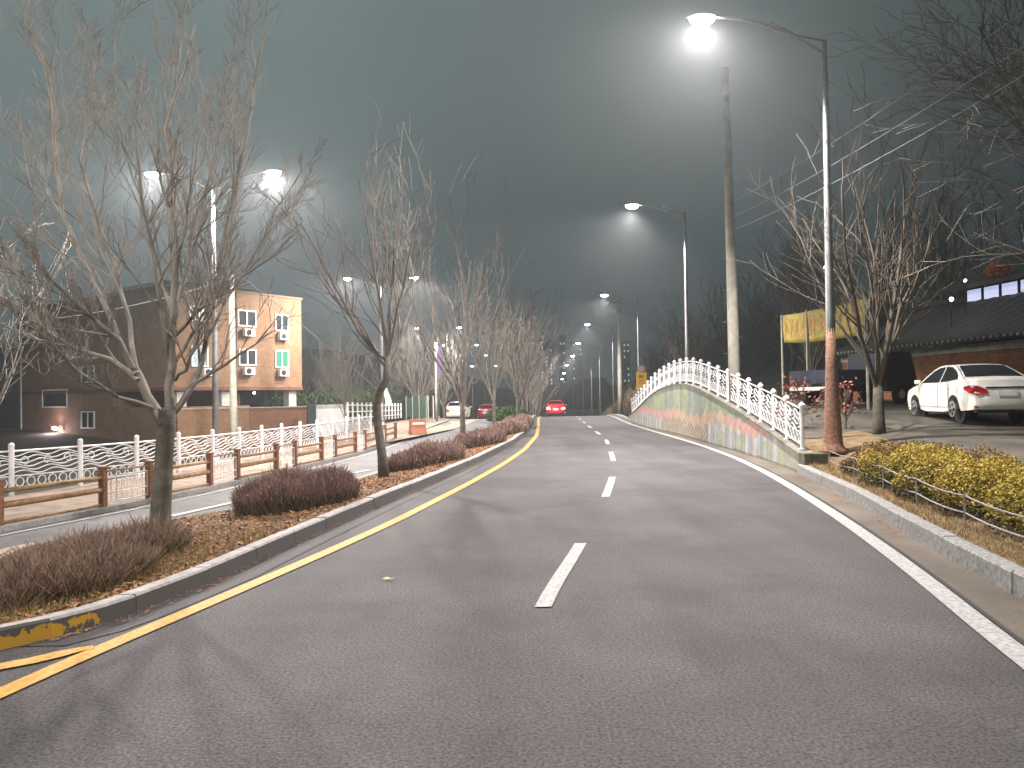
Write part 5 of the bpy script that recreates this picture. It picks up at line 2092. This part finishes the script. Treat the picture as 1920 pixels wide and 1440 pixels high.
# small hanging orange lantern cloth on the right tree line and two yard lights
for (px, py, Y, r_, lb) in ((1784, 561, 30, .075, 'small white yard light above the tiled roof ridge'), (1810, 526, 31, .05, 'smaller white yard light left of the lit windows'), (1547, 501, 30, .05, 'tiny white light seen beside the lamp pole on the dark slope')):
    p = D(px, py, Y)
    yl = thing('yard_light', lb, 'light', p, 'small yard lights on the slope')
    mb = MB()
    mb.lathe([(.01, -r_), (r_ * .7, -r_ * .7), (r_, 0), (r_ * .7, r_ * .7), (.01, r_)], (0, 0, 0), 12)
    mb.build('globe', M['lens_cool'], yl, smooth=True)
    mb = MB()
    mb.tube([(0, .05, zlot(p.x, p.y) - p.z), (0, .05, r_)], .025, 6)
    mb.build('stem', M['dark'], yl)
p = D(1872, 503, 30)
mb = MB()
mb.prism([(-.4, -.12), (-.1, -.17), (.3, -.1), (.42, .08), (.1, .15), (-.25, .12)], lambda u, v, w: (p.x + u, p.y + w, p.z + v), -.1, .1)
# tall red-leafed treetop clump beyond the house
twig_bush('red_bush', 'orange-red leafed bush high behind the house at the right edge', 'bush', (p.x, p.y, p.z - .35), .5, .4, .6, 0, 500, [(.55, .14, .04), (.65, .2, .06)], 71, None, (.05, .12), .03, .9)

# ================================================================== shrubs along the right beyond the wall, distant towers
bcol = [(.07, .05, .03), (.12, .085, .05), (.17, .13, .08)]
for i, (y, off, h, w, lb) in enumerate([(50.5, 1.6, .7, 1.0, 'ochre bush at the far foot of the mural wall'), (56, 2.6, 1.6, 2.2, 'brown winter thicket past the far end of the mural wall'), (63, 2.6, 1.9, 2.8, 'brown winter thicket under the yellow sign'), (71, 2.6, 2.2, 3.2, 'brown winter thicket at the foot of the distant concrete pole'),
                                 (80, 2.8, 2.3, 4.0, 'brown winter thicket beyond the distant concrete pole'), (91, 3.0, 2.4, 4.5, 'brown winter thicket farther down the right kerb'), (104, 3.2, 2.8, 5.5, 'brown winter thicket, last before the road dips')]):
    x = kerbRX(y) + off
    twig_bush('winter_thicket', lb, 'thicket', (x, y, zlot(x, y) - .1), 1.4 + .2 * i, w, h, 0, 5200, bcol if i else [(.20, .13, .03), (.35, .23, .05)], 80 + i, 'winter thickets along the right kerb', (.2, .6), .012 + .003 * i, .35)
def tower(label, px, ytop, Y, wpx, cols_, rows_, seed):
    a = D(px, ytop, Y)
    w = wpx * Y / FPX
    r = thing('apartment_tower', label, 'apartment tower', (a.x, Y, -4), 'apartment towers on the skyline')
    mb = MB()
    mb.box((0, w / 2, (a.z + 4) / 2), (w, w, a.z + 4))
    mb.build('wall', mat('tower_wall', (.06, .065, .07), .8), r)
    rg = random.Random(seed)
    H = a.z + 4
    fh = 3.0
    for i in range(rows_):
        for k in range(cols_):
            if rg.random() < .4:
                mb = MB()
                x = -w / 2 + w * (k + .5) / cols_
                z = H - 2 - i * (H - 12) / rows_
                mb.box((x, -.05, z), (w / cols_ * .35, .06, 1.1))
                mb.build('window', M['win_far'], r)
tower('distant apartment tower with lit windows just right of the tree row', 1024, 636, 380, 26, 3, 12, 1)
tower('distant apartment tower left of the vanishing point lamps, slimmer', 1054, 628, 400, 12, 2, 10, 2)
tower('distant apartment tower hidden partly by the far lamps', 1082, 640, 420, 20, 3, 9, 3)
tower('distant apartment tower with few lit windows near the second concrete pole', 1174, 640, 420, 14, 2, 7, 4)

# fallen leaf on the road
p = G(728, 1085, .02)
mb = MB()
mb.v = [tuple(p + Vector(q)) for q in ((-.06, 0, 0), (-.02, .035, .012), (.03, .02, .0), (.07, .03, .015), (.04, -.02, .006), (-.02, -.025, .0))]
mb.f = [tuple(range(6))]
mb.c = [(.55, .45, .22)]
tag(mb.build('fallen_leaf', M['leaf'], loc=p), 'single pale fallen leaf lying on the bare asphalt', 'leaf')

# ================================================================== night haze
hv = bpy.data.materials.new('haze')
hv.use_nodes = True
n = hv.node_tree.nodes
for q in list(n):
    if q.type != 'OUTPUT_MATERIAL':
        n.remove(q)
pv = n.new('ShaderNodeVolumePrincipled')
pv.inputs['Color'].default_value = (.88, .95, 1.0, 1)
pv.inputs['Density'].default_value = .0011
pv.inputs['Anisotropy'].default_value = .72
hv.node_tree.links.new(pv.outputs[0], n['Material Output'].inputs['Volume'])
mb = MB()
mb.box((0, 500, 15), (1640, 1300, 70))
hz = mb.build('haze', hv)
hz['kind'] = 'stuff'
tag(hz, 'thin night haze glowing round the lamps', 'haze')
print('scene done')
